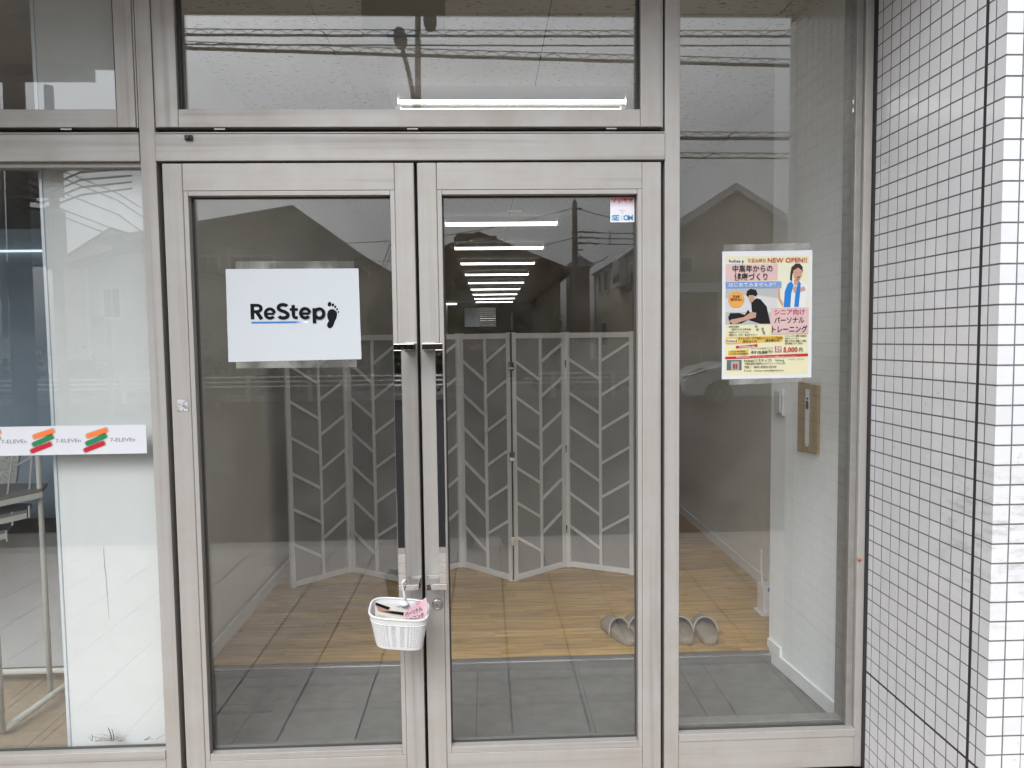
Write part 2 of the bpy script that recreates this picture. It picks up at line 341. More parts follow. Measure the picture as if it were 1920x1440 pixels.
front = MB().box(0, .0455, 0, .006, 0, .0455).mesh('tile'); front.materials.append(TILE)
ntile = 0
for z in rowz:
    z0 = z+.00225-(.0035 if z < .34 else 0)
    if z+.0478 > TOP: continue
    jit = lambda: random.uniform(-.0002, .0002)
    dist_ok = z > .33 and z < 2.30
    if dist_ok: piece('tile', corner, (XW+jit()*.4, YF, z0), pil); ntile += 1
    else: rest.v and None; rest.prism([(XW, YF, z0), (XW+.0405, YF, z0), (XW+.0405, YF+.006, z0), (XW+.006, YF+.006, z0), (XW+.006, YF+.0365, z0), (XW, YF+.0365, z0)], (0, 0, .0455))
    for i in range(26):
        x = 1.3105+i*.0478
        if i == 0 and dist_ok: piece('tile', front, (x, YF+jit(), z0), pil); ntile += 1
        else: rest.box(x, x+.0435, YF, YF+.006, z0, z0+.0455)
    for i in range(len(colj)-1):
        a, b = colj[i], colj[i+1]
        ga = .0065 if i == 1 else .0027; gb = .0065 if i == 0 else .0027
        y0, y1 = a+ga, b-gb
        if dist_ok and ntile < 298 and (i < 5): piece('tile', tile_mesh(y0, y1), (XW+jit(), (y0+y1)/2, z0), pil); ntile += 1
        else: xx = XW+jit(); rest.box(xx, xx+.006, y0, y1, z0, z0+.0455)
stuff(rest.build('tile', TILE, pil, fix=False))
sj = MB().box(XW+.0005, XW+.01, -.5215, -.5105, 0, TOP).box(XW+.0006, XW+.01, YF+.0007, -.010, .3362, .3455).box(XW+.001, 2.6, YF+.0006, YF+.01, .3362, .3455)
sj.build('expansion_joint', SEAL, pil, fix=False)
box('sealant', SEAL, pil, 1.2625, XW+.004, -.0095, .05, 0, TOP)

# ================================================================ SHOPFRONT FRAME
sf = thing('shopfront_frame', (0, .04, 0), 'dull grey aluminium frame of uprights and rails round the doors and windows', 'door frame')
B = .0018
for x0, x1 in ((-1.068, -1.020), (.583, .632), (-3.3, -3.25)): box('mullion', ALU_V, sf, x0, x1, 0, .11, 0, TOP, B)
box('jamb', ALU_V, sf, 1.236, 1.2622, .004, .11, 0, TOP, B)
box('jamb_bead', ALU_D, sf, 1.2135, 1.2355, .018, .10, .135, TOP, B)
for x0, x1 in ((-1.0195, .5825), (-3.2495, -1.0685)):
    box('transom_bar', ALU_H, sf, x0, x1, -.004, .10, 2.041, 2.1235, B)
    box('transom_ledge', ALU_H, sf, x0, x1, -.006, .10, 2.1245, 2.1285, .0008)
    box('sash_gap', BLACK, sf, x0+.001, x1-.001, .03, .09, 2.129, 2.1425)
    box('head', ALU_H, sf, x0, x1, 0, .11, 2.73, TOP, B)
box('door_rebate', BLACK, sf, -1.0195, -.99, .052, .09, 0, 2.0405); box('door_rebate', BLACK, sf, .56, .5825, .052, .09, 0, 2.0405)
box('door_rebate', BLACK, sf, -.985, .555, .052, .09, 2.018, 2.0405)
box('threshold', STEEL_D, sf, -1.0195, .5825, .0, .11, -.003, .006)
box('sill_rail', ALU_H, sf, .6325, 1.2355, .001, .10, .004, .1115, B); box('sill_bead', ALU_H, sf, .6325, 1.2355, -.003, .024, .1125, .138, .0012)
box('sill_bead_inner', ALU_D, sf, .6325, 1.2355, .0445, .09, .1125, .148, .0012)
box('sill_rail', ALU_H, sf, -3.2495, -1.0685, .001, .10, .004, .109, B); box('sill_bead', ALU_H, sf, -3.2495, -1.0685, -.003, .024, .110, .140, .0012)
box('glazing_gasket', GASKET, sf, -3.2495, -1.0685, .0235, .030, .1405, .146); box('glazing_gasket', GASKET, sf, .6325, 1.2135, .0245, .030, .1385, .1425)
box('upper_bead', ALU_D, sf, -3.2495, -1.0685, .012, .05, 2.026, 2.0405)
box('latch', BLACK, sf, -.9255, -.9015, -.013, -.0045, 2.103, 2.1185, .002); box('latch_knob', GASKET, sf, -.917, -.910, -.019, -.0135, 2.107, 2.1155, .001)
# narrow stop strips beside the fanlight sashes
for x0, x1 in ((-1.0175, -1.0125), (.5705, .5765), (-1.0755, -1.0705)): box('sash_stop', ALU_V, sf, x0, x1, .002, .06, 2.1445, 2.729, .0006)
MB().lathe((1.242, .0045, .722), (0, -1, 0), [(0, .006), (.004, .0065), (.006, .003)], 8).build('rusty_screw', mat('rusty screw', (.42, .13, .04), .7, var=.4, scale=200), sf)
sk = MB().flat([(-.984, 1.257), (-.949, 1.256), (-.950, 1.293), (-.982, 1.294)], -.0035)
TORN = mat('torn silver sticker', (.62, .62, .62), .4, .5, var=.3, scale=90, spots=((.18, .17, .16), 150, .52, .8))
tag(sk.build('sticker_residue', TORN), 'torn silver remains of a sticker on the left door edge', 'sticker')

def sash(x0, x1, z0, z1, label, w=.066, rail=.055):
    s_ = thing('fanlight_window', ((x0+x1)/2, .03, z0), label, 'fanlight')
    box('stile', ALU_V, s_, x0, x0+w, -.003, .06, z0, z1, B); box('stile', ALU_V, s_, x1-w, x1, -.003, .06, z0, z1, B)
    box('rail', ALU_H, s_, x0+w+.0006, x1-w-.0006, -.003, .06, z0, z0+rail, B); box('rail', ALU_H, s_, x0+w+.0006, x1-w-.0006, -.003, .06, z1-rail, z1, B)
    a, b = x0+w, x1-w
    box('gasket', BLACK, s_, a+.0006, a+.009, .012, .03, z0+rail, z1-rail); box('gasket', BLACK, s_, b-.009, b-.0006, .012, .03, z0+rail, z1-rail)
    box('glass_pane', GLASS, s_, a+.0008, b-.0008, .032, .038, z0+rail+.001, z1-rail-.001)
    for k in (.12, .5, .9): box('hinge', STEEL_D, s_, x0+(x1-x0)*k-.017, x0+(x1-x0)*k+.017, .004, .028, z0-.0055, z0-.001)
    return s_
sash(-1.0118, .5698, 2.1445, 2.728, 'wide fanlight of clear glass in a grey frame above the double doors')
sash(-3.24, -1.0762, 2.1445, 2.728, 'fanlight above the white panelled shop window at the left edge', w=.056)

# ---------------------------------------------------------------- doors
def door(x0, x1, hinge_left, label):
    d = thing('glass_door', ((x0+x1)/2, .03, .008), label, 'glass door')
    w_, bt = .0615, .015; zb, zt = .010, 2.034
    sl, sr = x0+w_, x1-w_
    box('stile', ALU_V, d, x0, sl, -.002, .05, zb, zt, .003); box('stile', ALU_V, d, sr, x1, -.002, .05, zb, zt, .003)
    g = .0007
    box('top_rail', ALU_H, d, sl+g, sr-g, -.0014, .05, 1.9495, zt, .0015); box('bottom_rail', ALU_H, d, sl+g, sr-g, -.0014, .05, zb, .0965, .0015)
    box('glazing_bead', ALU_V, d, sl+g, sl+bt, .0, .027, .0972, 1.949, .001); box('glazing_bead', ALU_V, d, sr-bt, sr-g, .0, .027, .0972, 1.949, .001)
    box('glazing_bead', ALU_H, d, sl+bt+g, sr-bt-g, .0004, .027, 1.9345, 1.949, .001); box('glazing_bead', ALU_H, d, sl+bt+g, sr-bt-g, .0004, .027, .0972, .1195, .001)
    gk = MB().box(sl+bt+g, sl+bt+.004, .0275, .031, .12, 1.934).box(sr-bt-.004, sr-bt-g, .0275, .031, .12, 1.934).box(sl+bt+.0045, sr-bt-.0045, .0275, .031, .12, .1245).box(sl+bt+.0045, sr-bt-.0045, .0275, .031, 1.9295, 1.934)
    gk.build('gasket', GASKET, d, fix=False)
    ib = MB().box(sl+g, sl+bt+.002, .0385, .05, .0972, 1.949).box(sr-bt-.002, sr-g, .0385, .05, .0972, 1.949).box(sl+bt+.0025, sr-bt-.0025, .0385, .05, .0972, .122).box(sl+bt+.0025, sr-bt-.0025, .0385, .05, 1.932, 1.949)
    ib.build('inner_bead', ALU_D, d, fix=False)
    box('glass_pane', GLASS, d, sl+bt+.0012, sr-bt-.0012, .032, .038, .1205, 1.933)
    s_ = 1 if hinge_left else -1                       # handles sit on the meeting stile
    xe = x1 if hinge_left else x0
    # tall flat-bar pull: bar hangs in front of the glass edge, two arms return to the stile
    xb = -.2855 if hinge_left else -.1335
    xa = xb+s_*.0235; xt = xb+s_*.064
    h_ = MB(); lo = lambda a, b: (min(a, b), max(a, b))
    for z0, z1 in ((1.4435, 1.4625), (.6815, .7005)):
        h_.box(*lo(xb, xt), -.080, -.0635, z0, z1)
        h_.box(*lo(xt-s_*.036, xt), -.063, -.0025, z0+.0004, z1-.0004)
    h_.box(*lo(xb+s_*.0002, xa), -.0797, -.0637, .701, 1.443)
    h_.build('door_handle', STEEL, d, bevel=.0008, fix=False)
    pl = MB()
    for z in (1.453, .691): pl.box(*lo(xt-s_*.039, xt+s_*.003), -.006, -.0025, z-.014, z+.014)
    pl.build('handle_plate', STEEL_D, d, bevel=.001, fix=False)
    if not hinge_left:
        c = (-.170, -.002, .608)
        MB().lathe(c, (0, -1, 0), [(0, .0185), (.004, .0185), (.007, .0165), (.0085, .014), (.0075, .0125)], 28).build('lock_cylinder', STEEL_D, d)
        k = MB().lathe((c[0], c[1]-.0075, c[2]), (0, -1, 0), [(0, .0105), (.003, .0105), (.0045, .009)], 24).build('lock_core', STEEL_D, d)
        box('keyhole', BLACK, d, c[0]-.0035, c[0]+.0035, c[1]-.0128, c[1]-.0119, c[2]-.0012, c[2]+.0012)
    return d
door(-1.0025, -.219, True, 'left glass door of the pair, with the white logo sheet stuck on it')
door(-.209, .571, False, 'right glass door of the pair, with a round key lock below its handle')
box('door_seal', BLACK, sf, -.221, -.207, .0505, .07, .01, 2.035)
sw = thing('side_window', (.92, .035, .13), 'tall fixed window right of the doors, with the yellow flyer stuck on it', 'window')
box('glass_pane', GLASS, sw, .633, 1.2133, .032, .038, .1388, TOP-.042)
lw = thing('shop_window', (-2.1, .035, .14), 'shop window at the left with a striped logo strip across its glass', 'window')
box('glass_pane', GLASS, lw, -3.249, -1.0692, .032, .038, .1412, 2.0255)
box('head', ALU_H, sf, .6325, 1.2355, 0, .11, 2.73, TOP, B)

# ================================================================ INSIDE THE SHOP
CZ = 2.745; WF = .04; XL, XR = -1.265, 1.58; YB = 22.2
ef = structure(MB().box(-1.42, 1.7, .112, .80, -.1, -.004).build('entrance_floor', JOINT, fix=False))
ft = MB().box(-.2235, .2235, -.2235, .2235, -.02, 0).mesh('floor_tile'); ft.materials.append(CONCRETE)
for ix in range(7):
    for iy in range(2): piece('floor_tile', ft, (-1.18+.4495*ix, .338+.4495*iy-.0, -.0015), ef)
es = thing('floor_edge_strip', (.1, .8, 0), 'brushed metal step edge where the wood floor meets the grey entrance floor', 'step edge')
box('riser', mat('brushed riser', (.33, .33, .32), .35, .8, var=.15, scale=30, stretch=(.1, 1, 1)), es, -1.3, 1.3, .792, .80, -.001, .034)
box('nosing', mat('bright nosing', (.62, .62, .61), .25, .9), es, -1.3, 1.3, .789, .80, .0345, .0405, .0015)
box('top_strip', mat('grey nosing strip', (.20, .195, .19), .5, .4), es, -1.3, 1.3, .8005, .835, -.001, .041, .0015)
wf = structure(MB().box(-1.3, 1.7, .8355, YB, -.1, .0355).build('wood_floor', mat('oak floor beyond', (.42, .26, .12), .45, var=.25, scale=6, stretch=(.3, 4, 1)), fix=False))
PW = .0765; pmesh = {}
npl = 0
for r_ in range(22):
    y = .836+PW*(r_+.5); x = -1.3-random.random()*.6
    while x < 1.6:
        ln = random.choice((.40, .45, .55, .65)); a, b = max(x, -1.27), min(x+ln, 1.59)
        if b-a > .05 and npl < 290:
            k = round(b-a, 3)
            if k not in pmesh:
                me = MB().box(-(b-a)/2+.0006, (b-a)/2-.0006, -PW/2+.0006, PW/2-.0006, -.004, 0).mesh('plank'); me.materials.append(WOOD); pmesh[k] = me
            piece('plank', pmesh[k], ((a+b)/2, y, WF), wf); npl += 1
        x += ln
y_end = .836+PW*22
MB().box(-1.27, 1.59, y_end+.001, YB, .036, WF).build('plank', mat('oak planks beyond', (.42, .26, .12), .45, var=.3, scale=5, stretch=(.4, 9, 1)), wf, fix=False)['kind'] = 'stuff'
GREY_WALL = mat('pale grey wallpaper', (.76, .76, .74), .75, var=.03, scale=14, bump=.06); DIMMED_WALL = mat('far wall painted dim', (.20, .165, .115), .7, var=.1, scale=8)  # brown colour stands in for the dimness deep inside the room
structure(MB().box(-1.415, XL, .14, YB, -.1, CZ).build('wall_left', GREY_WALL, fix=False))
structure(MB().box(XR, XR+.15, .835, 5.0, -.1, CZ).build('wall_right', GREY_WALL, fix=False)); structure(MB().box(XR, XR+.15, 5.001, YB, -.1, CZ).build('wall_right_beyond', DIMMED_WALL, fix=False))
structure(MB().box(XL-.1, XR+.1, YB+.001, YB+.15, -.1, 1.9).box(XL-.1, XR+.1, YB+.001, YB+.15, 2.62, CZ+.1).box(XL-.1, -.745, YB+.001, YB+.15, 1.9, 2.62).box(.405, XR+.1, YB+.001, YB+.15, 1.9, 2.62).build('wall_back', mat('back wall', (.17, .15, .11), .8), fix=False))  # dark wall colour carries the dimness of the far end
# projecting wall beside the side window, very slightly splayed
PA, PB = Vector((1.352, .113, 0)), Vector((1.275, .832, 0)); pd = (PB-PA).normalized(); pn = Vector((-pd.y, pd.x, 0))
if pn.x > 0: pn = -pn
structure(MB().prism([PA, PB, (1.579, .832, 0), (1.579, .113, 0)], (0, 0, CZ)).build('wall_projection', WHITE_WALL))
def along(s, out, z): q = PA+pd*s+pn*out; return (q.x, q.y, z)
sk = MB().prism([along(0, -.002, 0), along(.700, -.002, 0), along(.700, .010, 0), along(0, .010, 0)], (0, 0, .060))
sk.prism([along(.6125, -.002, .0605), along(.7235, -.002, .0605), along(.7235, .010, .0605), along(.6125, .010, .0605)], (0, 0, .04))
tag(sk.build('skirting_board', WHITE_PAINT, bevel=.001), 'white stepped skirting board along the wall projection inside the side window', 'skirting board')
tag(MB().box(XL, XL+.009, .836, YB-.01, WF, WF+.062).build('skirting_board', WHITE_PAINT, bevel=.001), 'long white skirting board along the left inside wall', 'skirting board')
tag(MB().box(XR-.009, XR, .836, YB-.01, WF, WF+.062).build('skirting_board', WHITE_PAINT, bevel=.001), 'long white skirting board along the right inside wall behind the slippers', 'skirting board')
ce = structure(MB().box(-1.42, 1.75, .111, YB+.1, CZ+.006, CZ+.1).build('ceiling', mat('ceiling joint', (.03, .03, .028), .9), fix=False))
PX, PY = .916, .913
cpm = MB().box(-PX/2+.0026, PX/2-.0026, -PY/2+.0026, PY/2-.0026, 0, .008).mesh('ceiling_panel'); cpm.materials.append(CEIL)
for ix in range(-1, 3):
    for iy in range(-1, 25):
        x = -.648+PX*(ix+.5); y = .565+PY*(iy+.5)
        if iy < 0: y0, y1 = .113, .5634
        else: y0, y1 = y-PY/2+.0016, y+PY/2-.0016
        if ix in (0, 1) and iy >= 0: piece('ceiling_panel', cpm, (x, y, CZ), ce)
        else:
            x0, x1 = max(x-PX/2+.0016, -1.415), min(x+PX/2-.0016, 1.73)
            if x1-x0 > .02 and y1 < YB+.4: MB().box(x0, x1, y0, y1, CZ, CZ+.008).build('ceiling_panel', CEIL, ce, fix=False)

FIX = mat('white enamelled fitting', (.78, .78, .77), .35)
def light(y, full=True):
    g = 'batten lights along the ceiling'
    t = thing('ceiling_light', (0, 0, 0), '', 'ceiling light', g)
    m_ = MB().prism([(-.62, -.115, CZ), (-.62, .115, CZ), (-.62, .055, CZ-.045), (-.62, -.055, CZ-.045)], (1.24, 0, 0)); m_.build('fitting_body', FIX, t)
    for k, yy in enumerate((-.068, .068)):
        tb = MB().tube([(-.579, yy, CZ-.058), (.579, yy, CZ-.058)], .0135, 16).build('tube', [TUBE_ON, FIX], t, smooth=True)
        for pg in tb.data.polygons:
            if pg.center.z > CZ-.056: pg.material_index = 1      # the upper half of an LED tube is its opaque housing
        for xx in (-.594, .594): MB().box(xx-.014, xx+.014, yy-.017, yy+.017, CZ-.078, CZ-.02).build('lamp_holder', FIX, t, bevel=.003, fix=False)
    return t
names = ['nearest ceiling light, a twin tube batten seen through the fanlight', 'second ceiling light in the row, hidden behind the transom bar',
         'topmost long ceiling light seen through the right door', 'second long ceiling light from the top in the right door', 'third ceiling light from the top in the right door',
         'fourth ceiling light from the top in the right door', 'fifth ceiling light from the top in the right door', 'sixth ceiling light from the top in the right door',
         'seventh ceiling light from the top in the right door', 'eighth ceiling light from the top in the right door', 'farthest and shortest ceiling light, lowest of the row in the right door']
lys = [1.478, 3.36, 5.24, 7.2, 9.1, 11.0, 12.9, 14.8, 16.7, 18.6, 20.5]
l0 = light(0)
for i, y in enumerate(lys):
    t = l0 if i == 0 else copy_tree(l0)
    t.location = (.155+.0075*(y-1.5), y, 0); t['label'] = names[i]
bl = thing('wall_light', (-1.1, 21.6, CZ-.08), 'single short lit ceiling lamp far back at the left of the row', 'ceiling light')
MB().tube([(-1.255, 21.5, CZ-.06), (-.93, 21.5, CZ-.06)], .02, 8).build('tube', TUBE_ON, bl); box('fitting_body', FIX, bl, -1.258, -.92, 21.45, 21.55, CZ-.038, CZ)
dt = thing('downlight', (.305, 4.81, CZ), 'small round unlit downlight ring in the ceiling', 'downlight')
MB().lathe((.305, 4.81, CZ), (0, 0, -1), [(0, .075), (.006, .072), (.008, .062), (.003, .056)], 24).build('trim_ring', mat('bright ring', (.85, .85, .84), .3), dt); MB().lathe((.305, 4.81, CZ-.0042), (0, 0, -1), [(0, .05), (.002, .045)], 20).build('lens', mat('lens grey', (.35, .35, .34), .3), dt)
# hanging panel close behind the fanlight
hp = thing('hanging_unit', (-.29, .35, CZ), 'flat beige unit hanging from the ceiling close behind the fanlight', 'ceiling unit')
box('panel', mat('beige panel', (.36, .33, .26), .5, var=.03), hp, -.425, -.128, .33, .375, 2.572, CZ-.001, .004)
box('lower_strip', mat('pale strip', (.62, .63, .62), .3), hp, -.426, -.126, .325, .38, 2.545, 2.5712, .003)
box('indicator', mat('white indicator', (.82, .82, .8), .4), hp, -.156, -.142, .3235, .3248, 2.553, 2.561)
box('lens_cover', mat('clear lens', (.30, .31, .33), .15), hp, -.335, -.222, .3225, .3248, 2.543, 2.569, .001)
# far window at the back
fwin = thing('back_window', (-.16, YB, 2.0), 'small bright window with a half lowered blind in the far back wall', 'window')
DS = mat('dark sash', (.12, .11, .09), .5)
for q in ((-.745, -.701, 1.90, 2.62), (.371, .405, 1.90, 2.62), (-.7005, .3705, 1.90, 1.939), (-.7005, .3705, 2.581, 2.62), (-.1795, -.1735, 1.9395, 2.5805)): box('frame', DS, fwin, q[0], q[1], YB-.03, YB+.06, q[2], q[3])
def translucent(name, col, k):
    m, n, l, q = newmat(name); q.inputs['Roughness'].default_value = .5; q.inputs['Base Color'].default_value = (*col, 1)
    t = n.new('ShaderNodeBsdfTranslucent'); t.inputs[0].default_value = (*col, 1); x = n.new('ShaderNodeMixShader'); x.inputs[0].default_value = k
    l.new(q.outputs[0], x.inputs[1]); l.new(t.outputs[0], x.inputs[2]); l.new(x.outputs[0], n['Material Output'].inputs[0]); return m
box('frosted_pane', translucent('frosted glass', (.8, .82, .84), .9), fwin, -.70, -.18, YB+.05, YB+.056, 1.94, 2.58)
for k in range(9): box('blind_slat', translucent('blind slat', (.82, .82, .8), .6), fwin, -.17, .37, YB-.02, YB-.014, 1.945+.071*k, 1.945+.071*k+.052)
box('clear_pane', GLASS, fwin, -.172, .372, YB+.05, YB+.056, 1.94, 2.58)

# ---------------------------------------------------------------- folding screen
FR = mat('white screen lacquer', (.88, .885, .88), .45, var=.03)
def fabric_mat():
    m, n, l, p = newmat('woven grey screen cloth'); p.inputs['Roughness'].default_value = .9; p.inputs['Base Color'].default_value = (.37, .365, .355, 1)
    t = n.new('ShaderNodeTexCoord'); no = n.new('ShaderNodeTexNoise'); no.inputs['Scale'].default_value = 160; mpn = n.new('ShaderNodeMapping'); mpn.inputs['Scale'].default_value = (1.6, 1.6, .5); l.new(t.outputs['Object'], mpn.inputs[0]); l.new(mpn.outputs[0], no.inputs['Vector'])
    r = n.new('ShaderNodeMapRange'); r.inputs[1].default_value = .3; r.inputs[2].default_value = .7; r.inputs[3].default_value = .9; r.inputs[4].default_value = 1.08; l.new(no.outputs[0], r.inputs[0])
    k = n.new('ShaderNodeMix'); k.data_type = 'RGBA'; k.blend_type = 'MULTIPLY'; k.inputs[0].default_value = 1; k.inputs[6].default_value = (.37, .365, .355, 1); l.new(r.outputs[0], k.inputs[7]); l.new(k.outputs[2], p.inputs['Base Color'])
    return m
CLOTH = fabric_mat()
fs = thing('folding_screen', (-.13, 2.0, WF), 'white folding screen of six zigzag panels with slanted slats and grey cloth', 'folding screen')
hp_ = [(-1.157, 1.827), (-.853, 2.104), (-.510, 1.875), (-.163, 2.158), (.147, 1.853), (.491, 2.109), (.884, 1.915)]
SH = 1.475
for i in range(6):
    a, b = Vector((*hp_[i], WF)), Vector((*hp_[i+1], WF)); d = (b-a).normalized(); a = a+d*.004; b = b-d*.004; W = (b-a).length
    nrm = Vector((d.y, -d.x, 0)); Z = Vector((0, 0, 1))
    def blk(s0, s1, z0, z1, t0=-.011, t1=.011):
        c = a+d*(s0+s1)/2+nrm*(t0+t1)/2+Z*(z0+z1)/2; return MB().obox(c, d*(s1-s0)/2, nrm*(t1-t0)/2, Z*(z1-z0)/2)
    pn_ = blk(.02, W-.02, .02, SH-.02, -.006, -.004).build('screen_panel', CLOTH, fs, fix=False)
    for s0 in (0, W-.026): blk(s0, s0+.026, 0, SH).build('stile', FR, pn_, bevel=.0015, fix=False)
    for z0 in (.004, SH-.036): blk(.0263, W-.0263, z0, z0+.032, -.0105, .0105).build('rail', FR, pn_, bevel=.0015, fix=False)
    mid = W*.52; blk(mid-.0085, mid+.0085, .0362, SH-.0362, -.003, .009).build('middle_bar', FR, pn_, bevel=.001, fix=False)
    for side in (0, 1):
        for k in range(6):
            if side == 0:
                zm = 1.190-.209*k; s0, s1 = .0264, mid-.0088; z0, z1 = zm+.62*(s1-s0), zm
            else:
                zm = 1.300-.209*k; s0, s1 = mid+.0088, W-.0264; z0, z1 = zm, zm+.62*(s1-s0)
            if min(z0, z1) < .05: continue
            p0 = a+d*s0+nrm*.003+Z*z0; h = .0095
            MB().prism([p0-nrm*.005-Z*h, p0+nrm*.005-Z*h, p0+nrm*.005+Z*h, p0-nrm*.005+Z*h], d*(s1-s0)+Z*(z1-z0)).build('slat', FR, pn_, fix=True)
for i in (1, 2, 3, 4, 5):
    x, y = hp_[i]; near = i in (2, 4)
    MB().box(x-.0035, x+.0035, y-.004, y+.004, WF+.01, WF+SH-.004).build('gap_shade_strip', BLACK, fs, fix=False)  # black strip added to paint the dark slit between two panels
    for z in (.284, .79, 1.318):
        yy = y-.013 if near else y-.013
        MB().box(x-.016, x+.016, yy-.002, yy, z-.025, z+.025).build('hinge', STEEL, fs, bevel=.0008, fix=False)

# ---------------------------------------------------------------- slippers
SLIP = mat('taupe slipper foam', (.28, .235, .185), .7, var=.06, scale=50); 
def slipper():
    t = thing('slipper', (0, 0, 0), '', 'slipper', 'taupe slippers on the wood floor')
    n = 30; outl = []
    for k in range(n):
        a = 2*math.pi*k/n; yy = .135*math.sin(a); yy = .135*math.copysign(abs(math.sin(a))**.8, math.sin(a)); wid = .0445+.006*((yy+.135)/.27)
        outl.append((wid*math.copysign(abs(math.cos(a))**.55, math.cos(a)), yy))
    m = MB()
    rings = [(0, .95), (.006, 1.0), (.030, 1.0), (.036, .95)]
    for z, s_ in rings: m.v += [(x*s_, y*s_, z) for x, y in outl]
    for r_ in range(3):
        for k in range(n): m.f.append((r_*n+k, r_*n+(k+1) % n, (r_+1)*n+(k+1) % n, (r_+1)*n+k))
    m.f.append(tuple(range(n))[::-1]); m.f.append(tuple(3*n+k for k in range(n)))
    m.build('sole', SLIP, t, smooth=True)
    u = MB(); Nn, K = 15, 9
    for j in range(K):
        tt = j/(K-1); y = -.015+.152*tt; sc = math.sqrt(max(0, 1-(max(0, (tt-.35))/.65)**2.4)); wd = .054*sc+.004; ht = .066*(1-.35*tt)*sc**.6+.004
        for k in range(Nn):
            a = math.pi*k/(Nn-1); lean = -.028*math.sin(a)*(-1)*(1-tt)
            u.v.append((wd*math.cos(a), y+lean, .012+ht*math.sin(a)**.8))
    for j in range(K-1):
        for k in range(Nn-1): u.f.append((j*Nn+k, j*Nn+k+1, (j+1)*Nn+k+1, (j+1)*Nn+k))
    o = u.build('upper', SLIP, t, smooth=True); so = o.modifiers.new('solid', 'SOLIDIFY'); so.thickness = .0055; so.offset = -1
    rim = MB().tube([u.v[k] for k in range(Nn)], .0042, 8); rim.build('rim', mat('pale slipper rim', (.40, .36, .31), .7), t, smooth=True)
    return t
sl = slipper()
for i, (x, y, rz, lab) in enumerate(((.625, 1.045, 17, 'leftmost taupe slipper, turned outward beside the right door edge'), (.725, 1.055, 6, 'taupe slipper mostly hidden behind the upright right of the doors'),
        (.925, 1.04, -1, 'taupe slipper at the lower left corner of the side window'), (1.042, 1.03, -5, 'rightmost taupe slipper seen through the side window'))):
    t = sl if i == 0 else copy_tree(sl)
    t.location = (x, y, WF); t.rotation_euler = (0, 0, R(rz)); t['label'] = lab

# ---------------------------------------------------------------- things on the wall projection
gp = thing('wall_plate', along(.42, 0, 1.14), 'long gold wall plate with a white rounded slot on the white wall', 'wall plate')
GOLD = mat('gold anodised plate', (.50, .34, .13), .35, .6, var=.06, scale=30, stretch=(1, 1, .1)); GOLD2 = mat('gold edge', (.58, .43, .19), .3, .6)
s0, s1 = .338, .482
MB().prism([along(s0, .001, 1.005), along(s1, .001, .995), along(s1, .001, 1.287), along(s0, .001, 1.277)], pn*.012).build('plate', GOLD, gp, bevel=.0015)
MB().prism([along(s0+.003, .0135, 1.012), along(s0+.055, .0135, 1.008), along(s0+.055, .0135, 1.279), along(s0+.003, .0135, 1.274)], pn*.002).build('edge_band', GOLD2, gp, bevel=.0005)
slot = [(.405+.0135*math.cos(a), 1.043+.017*math.sin(a)) for a in [math.pi+math.pi*k/10 for k in range(11)]]+[(.4185, 1.258), (.3915, 1.258)]
MB().prism([along(s, .0136, z) for s, z in slot], pn*.003).build('slot', WHITE_PAINT, gp)
MB().prism([along(s, .0168, z) for s, z in ((.396, 1.178), (.414, 1.178), (.414, 1.212), (.396, 1.212))], pn*.0012).build('display', BLACK, gp)
MB().prism([along(s, .0168, z) for s, z in ((.397, 1.217), (.413, 1.217), (.413, 1.224), (.397, 1.224))], pn*.0012).build('display', BLACK, gp)
cs = thing('wall_switch', along(.62, 0, 1.18), 'white switch box on the wall behind the gold plate', 'switch')
MB().prism([along(.605, .001, 1.130), along(.672, .001, 1.130), along(.672, .001, 1.246), along(.605, .001, 1.246)], pn*.012).build('switch_plate', WHITE_PAINT, cs, bevel=.002)
MB().prism([along(.612, .0131, 1.142), along(.660, .0131, 1.142), along(.660, .0131, 1.236), along(.612, .0131, 1.236)], pn*.010).build('rocker', mat('switch rocker', (.6, .6, .59), .4), cs, bevel=.002)
# router on the floor behind the projection
ro = thing('router', (1.47, 1.27, WF), 'white upright router with an antenna on the floor behind the wall corner', 'router')
box('case', WHITE_PAINT, ro, 1.41, 1.50, 1.24, 1.33, WF+.006, WF+.15, .006); box('foot', WHITE_PAINT, ro, 1.395, 1.52, 1.225, 1.34, WF, WF+.0055, .002)
MB().tube([(1.425, 1.30, WF+.15), (1.421, 1.305, WF+.33)], .006, 8).build('antenna', WHITE_PAINT, ro); box('port', mat('blue port', (.05, .12, .35), .4), ro, 1.432, 1.47, 1.236, 1.2396, WF+.125, WF+.145)
tag(MB().tube([(1.44, 1.235, WF+.03), (1.425, 1.19, WF+.02), (1.43, 1.13, WF+.006), (1.47, 1.10, WF+.006), (1.55, 1.11, WF+.006)], .005, 8).build('cable', WHITE_PAINT, smooth=True), 'white cable looping on the floor beside the router', 'cable')

